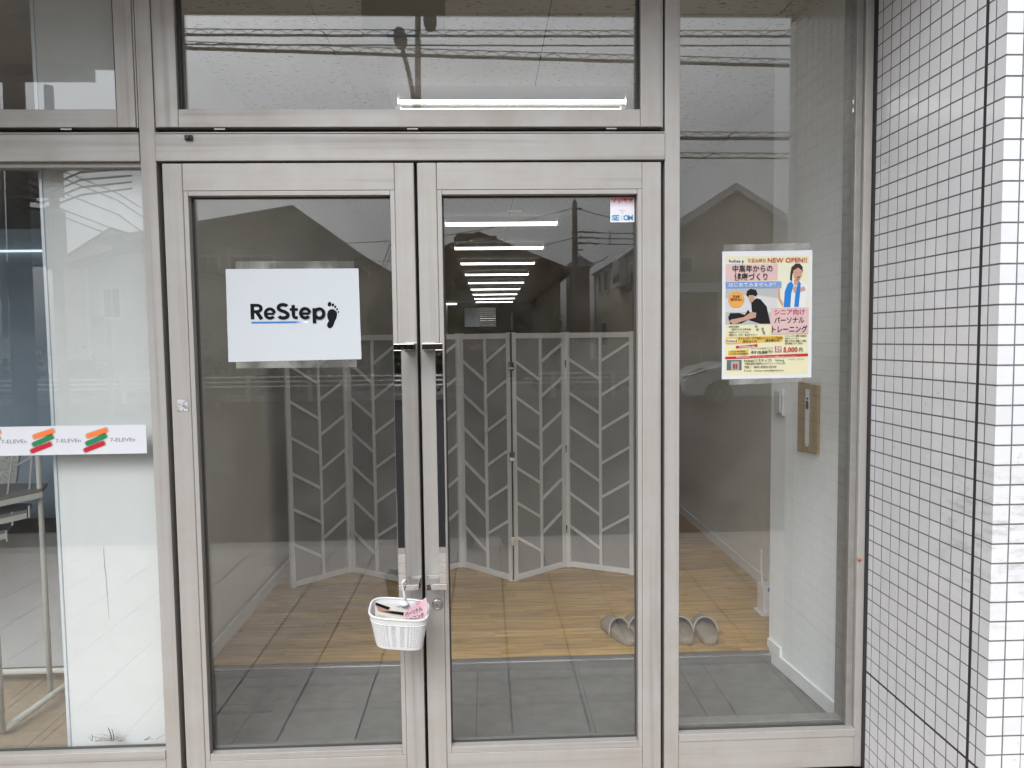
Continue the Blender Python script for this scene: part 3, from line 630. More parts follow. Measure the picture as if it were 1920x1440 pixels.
# ================================================================ SHOP ON THE LEFT, BEHIND ITS WINDOW
pb = thing('partition_panel', (-1.25, .09, .1), 'tall white panel standing close behind the left shop window', 'panel')
box('board', PANEL, pb, -1.4235, -1.0, .092, .128, .09, 2.74); box('edge_trim', mat('pale blue edge trim', (.66, .72, .76), .35, .3), pb, -1.4345, -1.4242, .088, .13, .09, 2.74, .001)
st = MB(); pth = [(-1.287, .0908, .80), (-1.2865, .0908, .74), (-1.283, .0908, .69), (-1.281, .0908, .62), (-1.279, .0908, .55)]
STAIN = mat('brown drip stain', (.62, .63, .61), .7, var=.3, scale=300); st.tube(pth, [.0006, .0022, .0013, .0010, .0005], 6).build('drip_stain', STAIN, pb)
structure(MB().box(-6, -1.44, .112, 5, -.1, -.0035).build('store_floor', mat('store floor joint', (.14, .11, .08), .8), fix=False))
sfl = bpy.data.objects['store_floor']; sfm = MB().box(-.146, .146, -.146, .146, -.01, 0).mesh('floor_tile'); sfm.materials.append(mat('tan floor tile', (.35, .27, .18), .45, var=.12, scale=25, rand=.05))
for ix in range(8):
    for iy in range(8): piece('floor_tile', sfm, (-1.56-.2945*ix, .26+.2945*iy, 0), sfl)
DARKW = mat('dim store wall', (.20, .235, .27), .7, var=.05)
structure(MB().box(-6, -1.42, 4.9, 5.05, -.1, 3).build('store_wall', DARKW, fix=False)); structure(MB().box(-1.4349, -1.4165, .14, 4.9, -.1, 2.76).build('store_side_wall', mat('store side wall', (.42, .42, .40), .8), fix=False))
structure(MB().box(-6, -1.42, .112, 5, 2.80, 2.9).build('store_ceiling', mat('store ceiling', (.30, .27, .22), .8), fix=False))
structure(MB().box(-6.1, -6, .1, 5, -.1, 2.9).build('store_end_wall', DARKW, fix=False))
dp = thing('display_board', (-2.3, .9, .9), 'blue grey backing sheet behind the magazine rack', 'backing sheet')
box('sheet', mat('blue grey sheet', (.22, .29, .36), .6, var=.04), dp, -3.2, -1.46, .92, .935, .70, 1.98)
box('lit_strip', emit('cool strip light', (.8, .95, 1), .7), dp, -3.2, -1.60, .905, .9195, 1.880, 1.888)
rk = thing('magazine_rack', (-1.9, .5, 0), 'white tubular magazine rack with sloping dark shelves behind the shop window', 'magazine rack')
RW = mat('cream enamelled tube', (.52, .52, .47), .4, var=.03)
for x, y in ((-1.838, .366), (-1.823, .640)): MB().tube([(x, y, .02), (x, y, 1.12)], .0105, 12).build('post', RW, rk, smooth=True)
MB().tube([(-2.6, .36, .05), (-1.86, .36, .045), (-1.838, .37, .03)], .012, 10).build('base_rail', RW, rk, smooth=True)
MB().tube([(-2.5, .80, .055), (-1.83, .80, .055), (-1.775, .775, .055), (-1.76, .72, .055), (-1.785, .66, .045), (-1.835, .37, .028)], .013, 10).build('base_rail', RW, rk, smooth=True)
MB().tube([(-1.782, .69, .0), (-1.782, .69, .05)], .014, 10).build('foot', RW, rk, smooth=True)
box('kick_panel', mat('pale kick panel', (.42, .42, .42), .5, var=.03), rk, -3.0, -1.80, .83, .845, .06, .655)
SHF = mat('dark shelf', (.17, .165, .155), .6)
for k, (xe, ye, z) in enumerate(((-1.80, .62, .880), (-1.855, .60, .800), (-1.925, .58, .725))):
    MB().prism([(xe-.9, ye-.25, z-.06), (xe-.30, ye-.16, z-.045), (xe, ye, z), (xe-.04, ye+.10, z+.005), (xe-.9, ye+.14, z+.005)], (0, 0, .012)).build('shelf', SHF, rk)
    MB().prism([(xe-.9, ye-.252, z-.085), (xe-.30, ye-.163, z-.07), (xe, ye-.002, z-.022), (xe, ye+.002, z-.022), (xe-.30, ye-.158, z-.07), (xe-.9, ye-.247, z-.085)], (0, 0, .022)).build('shelf_lip', RW, rk)
for k, (x0, y0, z0, x1, y1, z1) in enumerate(((-1.93, .60, .86, -1.905, .63, 1.08), (-1.985, .55, .83, -1.965, .58, 1.10), (-1.865, .64, .88, -1.85, .66, 1.10), (-2.03, .52, .80, -2.0, .55, 1.12), (-1.90, .58, .755, -1.899, .58, .81), (-1.97, .54, .68, -1.969, .54, .745), (-1.845, .60, .78, -1.845, .60, .83), (-1.925, .58, .69, -1.925, .58, .735))):
    MB().tube([(x0, y0, z0), (x1, y1, z1)], .0035, 6).build('wire', RW, rk)
for p in (((-2.05, .60, .95), (-1.95, .62, 1.02), (-1.83, .70, 1.10)), ((-2.05, .58, .90), (-1.93, .62, .97), (-1.80, .70, 1.06))): MB().tube(p, .004, 6).build('wire', RW, rk)
nw = thing('newspaper', (-2.0, .72, .95), 'folded newspaper standing in the magazine rack', 'newspaper')
MB().prism([(-2.055, .72, .88), (-1.975, .73, .90), (-1.955, .74, 1.06), (-2.03, .73, 1.05)], (0, .012, 0)).build('pages', mat('newsprint', (.45, .45, .43), .9, var=.2, scale=120, stretch=(1, 1, 3), spots=((.1, .1, .1), 90, .58, .8)), nw)
# dry twigs caught at the foot of the white panel
TW = mat('dry twig', (.10, .08, .055), .9, var=.3, scale=80)
def twig(label, segs):
    t = MB()
    for a, b, r in segs: t.tube([a, ((a[0]+b[0])/2+.002, a[1], (a[2]+b[2])/2), b], [r, r*.8, r*.5], 6)
    return tag(t.build('dry_twigs', TW), label, 'dry twigs', 'dead weeds behind the window glass')
twig('tallest dry stalk standing at the foot of the white panel', [((-1.278, .07, .141), (-1.287, .068, .186), .0022), ((-1.272, .071, .141), (-1.276, .07, .180), .0017)])
tw2 = [((-1.29+random.uniform(-.045, .06), .066+random.uniform(-.012, .012), .141), (-1.28+random.uniform(-.07, .08), .064, .143+random.random()**2*.03), .0004) for _ in range(26)]
twig('tangle of dead grass at the foot of the white panel', tw2)
twig('single short stalk left of the dead grass', [((-1.343, .07, .141), (-1.342, .07, .163), .0012), ((-1.344, .07, .141), (-1.356, .068, .157), .0007)])
twig('broken twig lying near the upright at the window corner', [((-1.165, .062, .1425), (-1.148, .066, .152), .002), ((-1.16, .064, .1425), (-1.138, .063, .146), .0009), ((-1.13, .064, .142), (-1.10, .066, .158), .0008)])

# ================================================================ PRINT ON THE GLASS
INK = mat('black ink', (.008, .009, .011), .7, spec=.08); BLUE = mat('blue ink', (.045, .16, .45), .5, coat=.4)
FACE = .0314                                             # just in front of the outer glass face
def foot_print(m, x, z, h, y, sx=.85):
    """black footprint: sole and five toes, leaning to the right"""
    m.disc(x+.11*h*sx, z+.42*h, .24*h*sx, .20*h, y, 24)
    pts = [(-.11, .37), (-.14, .50), (-.08, .66), (.06, .73), (.22, .72), (.36, .62), (.38, .50), (.33, .38), (.26, .26), (.19, .10), (.12, .0), (.0, -.06), (-.10, -.03), (-.16, .06), (-.13, .16), (-.06, .25)]
    m.flat([(x+a*h*sx, z+b*h) for a, b in pts], y-.0002)
    for a, b, r_, s_ in ((-.0, .93, .085, .10), (.17, .90, .058, .07), (.285, .82, .05, .06), (.375, .72, .044, .052), (.435, .61, .036, .042)): m.disc(x+a*h*sx, z+b*h, r_*h*.9, s_*h, y, 14, -.25)
ls = thing('logo_sheet', (-.616, FACE, 1.56), 'white laminated sheet with a black name and footprint, on the left door', 'sign')
y0 = FACE-.001
MB().prism([(-.8285, FACE-.0004, 1.7085), (-.406, FACE-.0004, 1.707), (-.4035, FACE-.0004, 1.4145), (-.830, FACE-.0004, 1.4105)], (0, -.0009, 0)).build('sheet', PAPER, ls)
yy = FACE-.0016
lm = MB(); EM, SX, SZ = .0505, -.7525, 1.5465           # drawn strokes: cap height, start, baseline
def stroke(pts, t=.215):
    P_ = [Vector((x, z)) for x, z in pts]; up_, dn_ = [], []
    for k, c in enumerate(P_):
        d = (P_[min(k+1, len(P_)-1)]-P_[max(k-1, 0)]).normalized(); n = Vector((-d.y, d.x))*t/2; up_.append(c+n); dn_.append(c-n)
    for k in range(len(P_)-1): lm.flat([(SX+v.x*EM*1.105, SZ+v.y*EM) for v in (dn_[k], dn_[k+1], up_[k+1], up_[k])], yy-.00002*len(lm.f))
def arc(cx, cz, rx, rz, a0, a1, n=18): return [(cx+rx*math.cos(R(a0+(a1-a0)*k/n)), cz+rz*math.sin(R(a0+(a1-a0)*k/n))) for k in range(n+1)]
def draw_e(x):
    stroke([(x+.06, .345), (x+.60, .345)], .15); stroke(arc(x+.335, .365, .255, .295, 4, 322, 30), .195)
stroke([(.075, 0), (.075, 1)]); stroke([(.0, .895), (.36, .895)]+arc(.36, .695, .215, .20, 90, -90, 16)+[(.08, .495)], .20); stroke([(.33, .47), (.60, 0)], .22)
draw_e(.74)
stroke(arc(1.83, .735, .255, .19, 25, 180, 14)+[(1.60, .63), (1.74, .535), (1.93, .47), (2.075, .36)]+arc(1.835, .265, .265, .19, 5, -158, 16))
stroke([(2.42, .90), (2.42, .25), (2.45, .13), (2.52, .085), (2.66, .09)], .195); stroke([(2.22, .615), (2.68, .615)], .16)
draw_e(2.76)
stroke([(3.615, .68), (3.615, -.28)], .195); stroke(arc(3.905, .34, .255, .295, 175, -175, 34), .195)
lm.build('lettering', INK, ls, fix=False)
MB().rect(-.7525, -.612, 1.5330, 1.5395, yy).build('underline', BLUE, ls, fix=False)
fade, n_, l_, p_ = newmat('fading blue ink'); p_.inputs['Roughness'].default_value = .5
t_ = n_.new('ShaderNodeTexCoord'); s_ = n_.new('ShaderNodeSeparateXYZ'); l_.new(t_.outputs['Generated'], s_.inputs[0]); k_ = n_.new('ShaderNodeMix'); k_.data_type = 'RGBA'; l_.new(s_.outputs[0], k_.inputs[0]); k_.inputs[6].default_value = (.045, .16, .45, 1); k_.inputs[7].default_value = (.80, .83, .85, 1); l_.new(k_.outputs[2], p_.inputs['Base Color'])
MB().rect(-.6120, -.5715, 1.5330, 1.5395, yy).build('underline', fade, ls, fix=False)
fm = MB(); foot_print(fm, -.5015, 1.5195, .079, yy, .80); fm.build('footprint', INK, ls, fix=False)
MB().prism([(-.797, FACE-.0002, 1.733), (-.4195, FACE-.0002, 1.7305), (-.4195, FACE-.0002, 1.690), (-.797, FACE-.0002, 1.690)], (0, -.00015, 0)).build('tape', TAPE, ls)
MB().prism([(-.806, FACE-.0002, 1.430), (-.4195, FACE-.0002, 1.430), (-.4195, FACE-.0002, 1.3885), (-.806, FACE-.0002, 1.3895)], (0, -.00015, 0)).build('tape', TAPE, ls)

# logo strip on the shop window
lp = thing('logo_strip', (-2.1, FACE, 1.165), 'long white strip with coloured stripes and grey lettering across the shop window', 'sign strip')
MB().box(-3.2, -1.1005, FACE-.0018, FACE-.0003, 1.1185, 1.2120).build('strip', mat('white vinyl strip', (.60, .61, .635), .45, coat=.3), lp, fix=False)
OUT = mat('grey outline print', (.42, .38, .36), .5); CO = [mat('orange print', (.80, .17, .03), .45, coat=.3), mat('green print', (.01, .19, .07), .45, coat=.3), mat('red print', (.46, .008, .025), .45, coat=.3)]
GRY = mat('grey print', (.16, .165, .17), .5)
def bar(m, x0, z0, x1, z1, t, y, kick=0):
    """slanted stripe with rounded ends, bending up at its right end"""
    d = Vector((x1-x0, z1-z0)); ln = d.length; d.normalize(); n = Vector((-d.y, d.x)); p0, p1 = Vector((x0, z0)), Vector((x1, z1))
    mid = p0+d*ln*.72; end = p1+n*kick; up = []; dn = []
    for q, k in ((p0, .55), (p0+d*t*.3, .95), (mid, 1), (end-d*t*.25, .98), (end, .62)): up.append(tuple(q+n*t*k/2)); dn.append(tuple(q-n*t*k/2))
    m.flat(dn+up[::-1], y)
for x in (-1.599, -1.431, -1.263):
    g_ = lambda px, pz: (x+px*.00168, 1.1655-pz*.00168)
    for k, (a, b, c, d_) in enumerate(((-16, -7, 24, -19), (-18, 8, 22, -8), (-22, 21, 18, 6))):
        o_, i_ = MB(), MB(); (X0, Z0), (X1, Z1) = g_(a-2.0, b+1.2), g_(c+2.0, d_-1.0); bar(o_, X0, Z0, X1, Z1, .0205, FACE-.0021); (X0, Z0), (X1, Z1) = g_(a, b), g_(c, d_); bar(i_, X0, Z0, X1, Z1, .0155, FACE-.0024)
        o_.build('stripe_outline', OUT, lp, fix=False); i_.build('stripe', CO[k], lp, fix=False)
for x in (-1.5585, -1.3875, -1.2155): MB().text('7-ELEVEn', x, 1.1585, .0125, FACE-.0022, width=.079, bold=.006).build('lettering', GRY, lp, fix=False)

# security sticker
se = thing('security_sticker', (.45, FACE, 1.89), 'small faded red and white security sticker in the top corner of the right door glass', 'sticker')
box('backing', mat('sticker white', (.74, .74, .76), .5), se, .4115, .4905, FACE-.0008, FACE-.0003, 1.849, 1.9285)
RFADE, n_, l_, p_ = newmat('flaking red print'); t_ = n_.new('ShaderNodeTexCoord'); s_ = n_.new('ShaderNodeSeparateXYZ'); l_.new(t_.outputs['Generated'], s_.inputs[0])
no = n_.new('ShaderNodeTexNoise'); no.inputs['Scale'].default_value = 170; no.inputs['Detail'].default_value = 4; l_.new(t_.outputs['Object'], no.inputs['Vector'])
n2 = n_.new('ShaderNodeTexNoise'); n2.inputs['Scale'].default_value = 38; l_.new(t_.outputs['Object'], n2.inputs['Vector'])
a_ = n_.new('ShaderNodeMath'); a_.operation = 'MULTIPLY_ADD'; a_.inputs[1].default_value = 1.0; l_.new(no.outputs[0], a_.inputs[0])
b_ = n_.new('ShaderNodeMath'); b_.operation = 'MULTIPLY_ADD'; b_.inputs[1].default_value = .55; b_.inputs[2].default_value = -.62; l_.new(n2.outputs[0], b_.inputs[0]); 
c_ = n_.new('ShaderNodeMath'); c_.operation = 'ADD'; l_.new(b_.outputs[0], c_.inputs[0]); l_.new(s_.outputs[2], c_.inputs[1]); l_.new(c_.outputs[0], a_.inputs[2])
r_ = n_.new('ShaderNodeMapRange'); r_.inputs[1].default_value = .88; r_.inputs[2].default_value = 1.12; l_.new(a_.outputs[0], r_.inputs[0])
k_ = n_.new('ShaderNodeMix'); k_.data_type = 'RGBA'; l_.new(r_.outputs[0], k_.inputs[0]); k_.inputs[6].default_value = (.72, .68, .73, 1); k_.inputs[7].default_value = (.62, .02, .06, 1); l_.new(k_.outputs[2], p_.inputs['Base Color'])
MB().rect(.4140, .4880, 1.8755, 1.9260, FACE-.0011).build('red_field', RFADE, se, fix=False)
SB = mat('worn blue print', (.10, .24, .42), .5, var=.15, scale=300)
MB().rect(.4140, .4880, 1.8535, 1.8745, FACE-.0011).build('lower_field', mat('pale blue field', (.62, .70, .78), .5), se, fix=False)
sm = MB().text('S', .4165, 1.8555, .0172, FACE-.0015, width=.0135, bold=.035).text('E', .4285, 1.8555, .0172, FACE-.0015, width=.0125, bold=.035).text('O', .4545, 1.8555, .0172, FACE-.0015, width=.0175, bold=.04).text('M', .4700, 1.8555, .0172, FACE-.0015, width=.0160, bold=.03)
sm.build('lettering', SB, se, fix=False); MB().text('C', .4455, 1.8575, .0125, FACE-.0015, width=.0095, bold=.0).build('lettering', mat('faded grey print', (.42, .44, .46), .5), se, fix=False)
MB().text('Security', .4507, 1.8855, .0042, FACE-.0015, align='C').text('by', .4507, 1.8785, .0042, FACE-.0015, align='C').build('small_lettering', mat('purple print', (.16, .08, .17), .5), se, fix=False)

# yellow flyer with flat printed pictures and lettering
fl = thing('flyer', (.932, FACE, 1.54), 'printed yellow and pink flyer with two photographs, taped to the side window', 'flyer')
FX = lambda a: .7825+(a-76)/864*.3005
FZ = lambda b: 1.7525-(b-110)/1225*.4195
MB().prism([(.781, FACE-.0004, 1.752), (1.0815, FACE-.0004, 1.754), (1.0835, FACE-.0004, 1.334), (.782, FACE-.0004, 1.332)], (0, -.0009, 0)).build('sheet', mat('flyer paper', (.56, .57, .58), .5, coat=.4), fl)
lay = lambda k: FACE-.0014-.0003*k
def pic(name, col, k, *polys):
    m = MB()
    for p in polys: m.flat([(FX(a), FZ(b)) for a, b in p], lay(k))
    return m.build(name, mat('print '+name.replace('_', ' '), tuple(.72*c for c in col), .5, spec=.15), fl, fix=False)
def rc(a0, b0, a1, b1): return [(a0, b0), (a1, b0), (a1, b1), (a0, b1)]
def el(a, b, ra, rb, n=20): return [(a+ra*math.cos(t), b+rb*math.sin(t)) for t in [2*math.pi*k/n for k in range(n)]]
pic('yellow_ground', (.80, .76, .50), 0, rc(104, 158, 906, 1300))
pic('pink_block', (.74, .52, .50), 1, rc(104, 236, 604, 392)); pic('pink_block', (.74, .52, .50), 6, rc(540, 655, 906, 905))
pic('grey_photo_ground', (.50, .50, .48), 1, rc(104, 468, 604, 812))
pic('photo_light', (.66, .66, .65), 2, [(104, 560), (330, 520), (604, 560), (604, 700), (104, 690)])
pic('blue_banner', (.22, .36, .66), 2, rc(104, 400, 640, 466))
pic('cream_photo_ground', (.80, .78, .60), 1, rc(606, 225, 906, 655))
# woman with a blue scarf
pic('hair', (.05, .035, .03), 2, [(724, 330), (735, 265), (775, 232), (815, 232), (842, 262), (846, 320), (800, 290), (760, 300), (745, 340), (742, 400), (722, 390)])
pic('skin', (.62, .36, .26), 3, [(752, 300), (800, 270), (838, 300), (838, 350), (815, 390), (780, 395), (757, 360)], [(757, 385), (812, 385), (806, 440), (764, 440)], [(750, 470), (775, 440), (800, 470), (860, 450), (876, 490), (800, 510), (762, 510)], [(606, 440), (625, 455), (630, 560), (660, 610), (655, 650), (625, 600), (606, 560)])
pic('white_blouse', (.78, .80, .78), 2, [(660, 430), (740, 395), (850, 400), (895, 440), (890, 520), (870, 652), (668, 652), (650, 560)])
pic('blue_scarf', (.03, .22, .60), 4, [(735, 400), (700, 425), (672, 500), (664, 648), (728, 648), (735, 520), (758, 440)], [(806, 398), (826, 420), (822, 500), (808, 648), (765, 645), (775, 520), (790, 450)])
pic('face_marks', (.25, .08, .06), 4, [(775, 318), (790, 314), (790, 320)], [(812, 312), (826, 312), (824, 318)], [(782, 360), (822, 352), (812, 372), (794, 374)])
# man leaning over a patient
pic('dark_clothes', (.018, .016, .016), 3, [(350, 600), (400, 560), (440, 570), (500, 640), (538, 806), (440, 806), (330, 770), (360, 700)], [(130, 740), (150, 700), (240, 700), (290, 720), (320, 670), (345, 700), (330, 760), (260, 800), (150, 806)])
pic('black_hair', (.02, .016, .015), 4, [(302, 530), (310, 490), (345, 468), (395, 480), (412, 520), (395, 545), (365, 530), (330, 530), (318, 550)])
pic('face_and_arms', (.55, .33, .24), 5, [(318, 545), (340, 530), (372, 535), (385, 560), (362, 598), (335, 595)], [(352, 690), (400, 700), (395, 745), (300, 770), (180, 808), (140, 780), (160, 762), (280, 740)])
pic('orange_disc', (.80, .38, .09), 6, el(206, 572, 78, 78))
pic('amber_bar', (.78, .50, .10), 2, [(120, 932), (650, 922), (665, 945), (655, 978), (120, 1002), (104, 985), (106, 945)], [(130, 1062), (328, 1052), (332, 1098), (134, 1108)])
pic('white_label', (.80, .80, .78), 3, rc(118, 190, 282, 234), rc(116, 948, 222, 982))
pic('red_block', (.55, .03, .05), 2, [(205, 1018), (415, 1002), (417, 1026), (208, 1042)], rc(584, 1024, 648, 1084), [(104, 1120), (906, 1098), (906, 1126), (104, 1145)])
pic('small_photo', (.12, .15, .19), 2, rc(120, 1152, 264, 1252)); pic('small_photo_front', (.42, .40, .36), 3, rc(160, 1165, 240, 1250)); pic('small_photo_door', (.30, .07, .05), 4, rc(180, 1190, 200, 1238), rc(205, 1190, 222, 1238))
pic('small_figure', (.30, .26, .24), 3, el(401, 832, 13, 13), el(414, 862, 15, 13), el(463, 856, 13, 14), [(455, 870), (475, 868), (492, 895), (484, 915), (466, 905)])
def pt(name, col, items):
    m = MB()
    for body, a, b, h, wd, bold in items: m.text(body, FX(a), FZ(b), h/1225*.4195, lay(8), width=wd/864*.3005 if wd else None, bold=bold)
    return m.build(name, mat('print '+name.replace('_', ' '), tuple(.72*c for c in col), .5, spec=.15), fl, fix=False)
pt('black_lettering', (.015, .013, .014), [('ReStep', 134, 215, 25, 112, .012), ('中高年からの', 168, 303, 52, 384, .012), ('健康づくり', 186, 382, 55, 318, .012), ('担当者', 172, 552, 20, 66, .012), ('理学療法士', 150, 582, 20, 112, .012),
    ('パーソナル', 572, 800, 50, 292, .026), ('トレーニング', 552, 888, 52, 342, .026), ('一般的な整体', 124, 838, 15, 112, .012), ('→施術のみ(その時は楽)', 150, 864, 15, 200, .01), ('一般的なパーソナルジム', 122, 892, 15, 206, .01), ('→運動のみ（不安・負担が大きい）', 124, 918, 15, 284, .01),
    ('ストレッチ・ケア30分→トレーニング30分', 226, 955, 21, 428, .018), ('(体をほぐす)', 268, 984, 20, 140, .016), ('(体を動かす)', 488, 978, 20, 140, .016), ('・ストレッチ＋運動で効果的', 668, 934, 14, 216, .014), ('・完全マンツーマン', 668, 958, 14, 146, .014), ('・痛みや不安に配慮した運動', 668, 982, 14, 216, .014), ('・医療資格スタッフ対応', 668, 1006, 14, 182, .014),
    ('チラシをお持ち', 156, 1078, 15, 144, .012), ('いただいた方限定', 142, 1101, 15, 176, .012), ('パーソナル60分コース', 352, 1050, 16, 208, .006), ('通常', 350, 1090, 21, 52, .012), ('10,000', 414, 1093, 27, 98, .03), ('円が', 520, 1088, 21, 44, .012), ('税込', 520, 1062, 9, 22, 0), ('円', 816, 1078, 28, 34, .012), ('税込', 818, 1046, 9, 28, 0),
    ('ReStep(リステップ)', 286, 1170, 21, 264, .016), ('ReStep', 118, 974, 17, 78, .012), ('ReStep', 588, 1166, 15, 66, .012), ('千葉県浦安市富岡2-4-10インシップビル1階', 286, 1198, 15, 398, .012), ('TEL：050-3593-5764', 286, 1232, 20, 312, .016), ('E-mail：contact.restep@gmail.com', 288, 1264, 16, 382, .006),
    ('お申し込み', 800, 1155, 9, 68, .006), ('Instagram', 718, 1156, 9, 62, .006)])
pt('red_lettering', (.55, .05, .06), [('毎週火曜日', 312, 216, 29, 172, .012), ('NEW OPEN!!', 504, 220, 46, 376, .012), ('5,000', 664, 1080, 46, 138, .03)])
pt('magenta_lettering', (.42, .03, .13), [('シニア向け', 572, 720, 46, 296, .02)])
pt('white_lettering', (.82, .82, .82), [('はじめてみませんか？', 134, 448, 34, 452, .010), ('初回特別価格', 236, 1034, 16, 150, .012), ('期間', 590, 1050, 20, 52, .016), ('限定', 590, 1076, 20, 52, .016), ('初回予約は火曜日・メールもしくはコードからお気軽にお申し込みください！', 208, 1132, 12, 590, .01)])
fm = MB(); foot_print(fm, FX(262), FZ(226), .0105, lay(8)); foot_print(fm, FX(206), FZ(980), .009, lay(8)); foot_print(fm, FX(662), FZ(1176), .008, lay(8)); fm.build('footprint', INK, fl, fix=False)
MB().prism([(.785, FACE-.0002, 1.774), (1.075, FACE-.0002, 1.778), (1.075, FACE-.0002, 1.735), (.785, FACE-.0002, 1.735)], (0, -.00015, 0)).build('tape', TAPE, fl)
MB().prism([(.806, FACE-.0002, 1.350), (1.052, FACE-.0002, 1.350), (1.052, FACE-.0002, 1.320), (.806, FACE-.0002, 1.313)], (0, -.00015, 0)).build('tape', TAPE, fl)
# ---------------------------------------------------------------- basket hung on the left handle
WP = mat('white basket plastic', (.58, .58, .575), .35, var=.02)
bk = thing('basket', (-.277, -.12, .52), 'small white perforated plastic basket hanging from the left door handle', 'basket')
BX, BY, BZ0, BZ1 = -.279, -.125, .537, .640
def bring(z, n=56, tilt=0):
    t = (z-BZ0)/(BZ1-BZ0); a, b = .071+.019*t, .040+.014*t; q = []
    for k in range(n):
        an = 2*math.pi*k/n; c_, s_ = math.cos(an), math.sin(an); e = .52
        x = a*math.copysign(abs(c_)**e, c_); y = b*math.copysign(abs(s_)**e, s_)
        q.append((BX+x, BY+y, z-.10*x+.24*y))
    return q
bm_ = MB(); NR, NC = 13, 56
zs = [BZ0+.010+(.077)*k/NR for k in range(NR+1)]
rings_ = [bring(z) for z in zs]
for r_ in range(NR):
    for c_ in range(NC):
        q = [Vector(rings_[r_][c_]), Vector(rings_[r_][(c_+1) % NC]), Vector(rings_[r_+1][(c_+1) % NC]), Vector(rings_[r_+1][c_])]
        cen = sum(q, Vector())/4; inn = [cen+(p-cen)*.52 for p in q]
        for k in range(4): bm_.quad(q[k], q[(k+1) % 4], inn[(k+1) % 4], inn[k])
def band(z0, z1, m):
    a, b = bring(z0), bring(z1)
    for c_ in range(NC): m.quad(a[c_], a[(c_+1) % NC], b[(c_+1) % NC], b[c_])
band(zs[-1], BZ1, bm_); band(BZ0+.002, zs[0], bm_); bt = bring(BZ0+.002); bm_.f.append(tuple(range(len(bm_.v), len(bm_.v)+NC))[::-1]); bm_.v += bt
import bmesh
o = bm_.build('basket_body', WP, bk, fix=False)
b = bmesh.new(); b.from_mesh(o.data); bmesh.ops.remove_doubles(b, verts=b.verts, dist=1e-5); bmesh.ops.recalc_face_normals(b, faces=b.faces); b.to_mesh(o.data); b.free()
so = o.modifiers.new('solid', 'SOLIDIFY'); so.thickness = .0022; so.offset = 0
rr = bring(BZ1); MB().tube(rr+rr[:1], .0036, 8, cap=False).build('rim', WP, bk, smooth=True)
rr = bring(BZ1-.02); MB().tube([(BX+(p[0]-BX)*1.012, BY+(p[1]-BY)*1.012, p[2]) for p in rr+rr[:1]], .0018, 6, cap=False).build('rib', WP, bk, smooth=True)
MB().tube([(-.269, -.080, .640), (-.268, -.078, .664), (-.272, -.077, .690), (-.2735, -.082, .708), (-.270, -.085, .714), (-.2655, -.079, .7155), (-.2635, -.068, .7135), (-.263, -.062, .706)], [.0045, .0042, .004, .004, .004, .004, .0038, .003], 10).build('hook', WP, bk, smooth=True)
MB().lathe((-.269, -.078, .636), (0, 0, 1), [(0, .016), (.006, .014), (.010, .008), (.014, .006)], 16).build('hook_base', WP, bk, smooth=True)
PINK = mat('pink leaflet', (.58, .38, .42), .5); CREAM = mat('cream leaflet', (.56, .53, .47), .5)
def leaflet(name, pts, m, label):
    t = thing('leaflet', pts[0], label, 'leaflet', 'leaflets standing in the basket')
    MB().prism(pts, (0, .0012, 0)).build('sheet', m, t); return t
l1 = leaflet('leaflet', [(-.355, -.128, .598), (-.225, -.146, .590), (-.225, -.140, .634), (-.285, -.136, .650), (-.353, -.126, .668)], CREAM, 'cream leaflet with a dark photograph lying in the basket')
ly = lambda x, o=.0015: -.128-(x+.355)*.14-o
MB().prism([(x, ly(x), z) for x, z in ((-.352, .666), (-.352, .657), (-.312, .643), (-.306, .651))], (0, -.0004, 0)).build('dark_print', INK, l1)
MB().prism([(x, ly(x), z) for x, z in ((-.350, .655), (-.312, .6425), (-.30, .640), (-.304, .634), (-.345, .640))], (0, -.0004, 0)).build('skin_print', mat('printed skin tone', (.36, .20, .15), .5), l1)
MB().prism([(x, ly(x), z) for x, z in ((-.335, .637), (-.232, .622), (-.232, .634), (-.300, .6395))], (0, -.0004, 0)).build('dark_print', INK, l1)
tm = MB()
for k, t_x in enumerate(('一般的な整体', '→施術のみ', '一般的なパーソナルジム')): tm.text(t_x, -.345, .6265-.0055*k, .0030, ly(-.345)-.0095-.0*k, rot=-.12)
tm.build('lettering', INK, l1, fix=False)
l2 = leaflet('leaflet', [(-.266, -.158, .590), (-.197, -.158, .598), (-.188, -.150, .660), (-.194, -.149, .684), (-.262, -.154, .640)], PINK, 'pink leaflet with black lettering sticking up at the right of the basket')
tm = MB().text('パーソナル', -.256, .630, .0105, -.1600, width=.056, bold=.03, rot=.36).text('トレーニング', -.262, .6115, .0110, -.1605, width=.066, bold=.03, rot=.26); tm.build('lettering', INK, l2, fix=False)
MB().text('シニア向け', -.250, .648, .0085, -.1590, width=.050, rot=.55, bold=.015).build('lettering', mat('magenta print', (.45, .04, .16), .5), l2, fix=False)
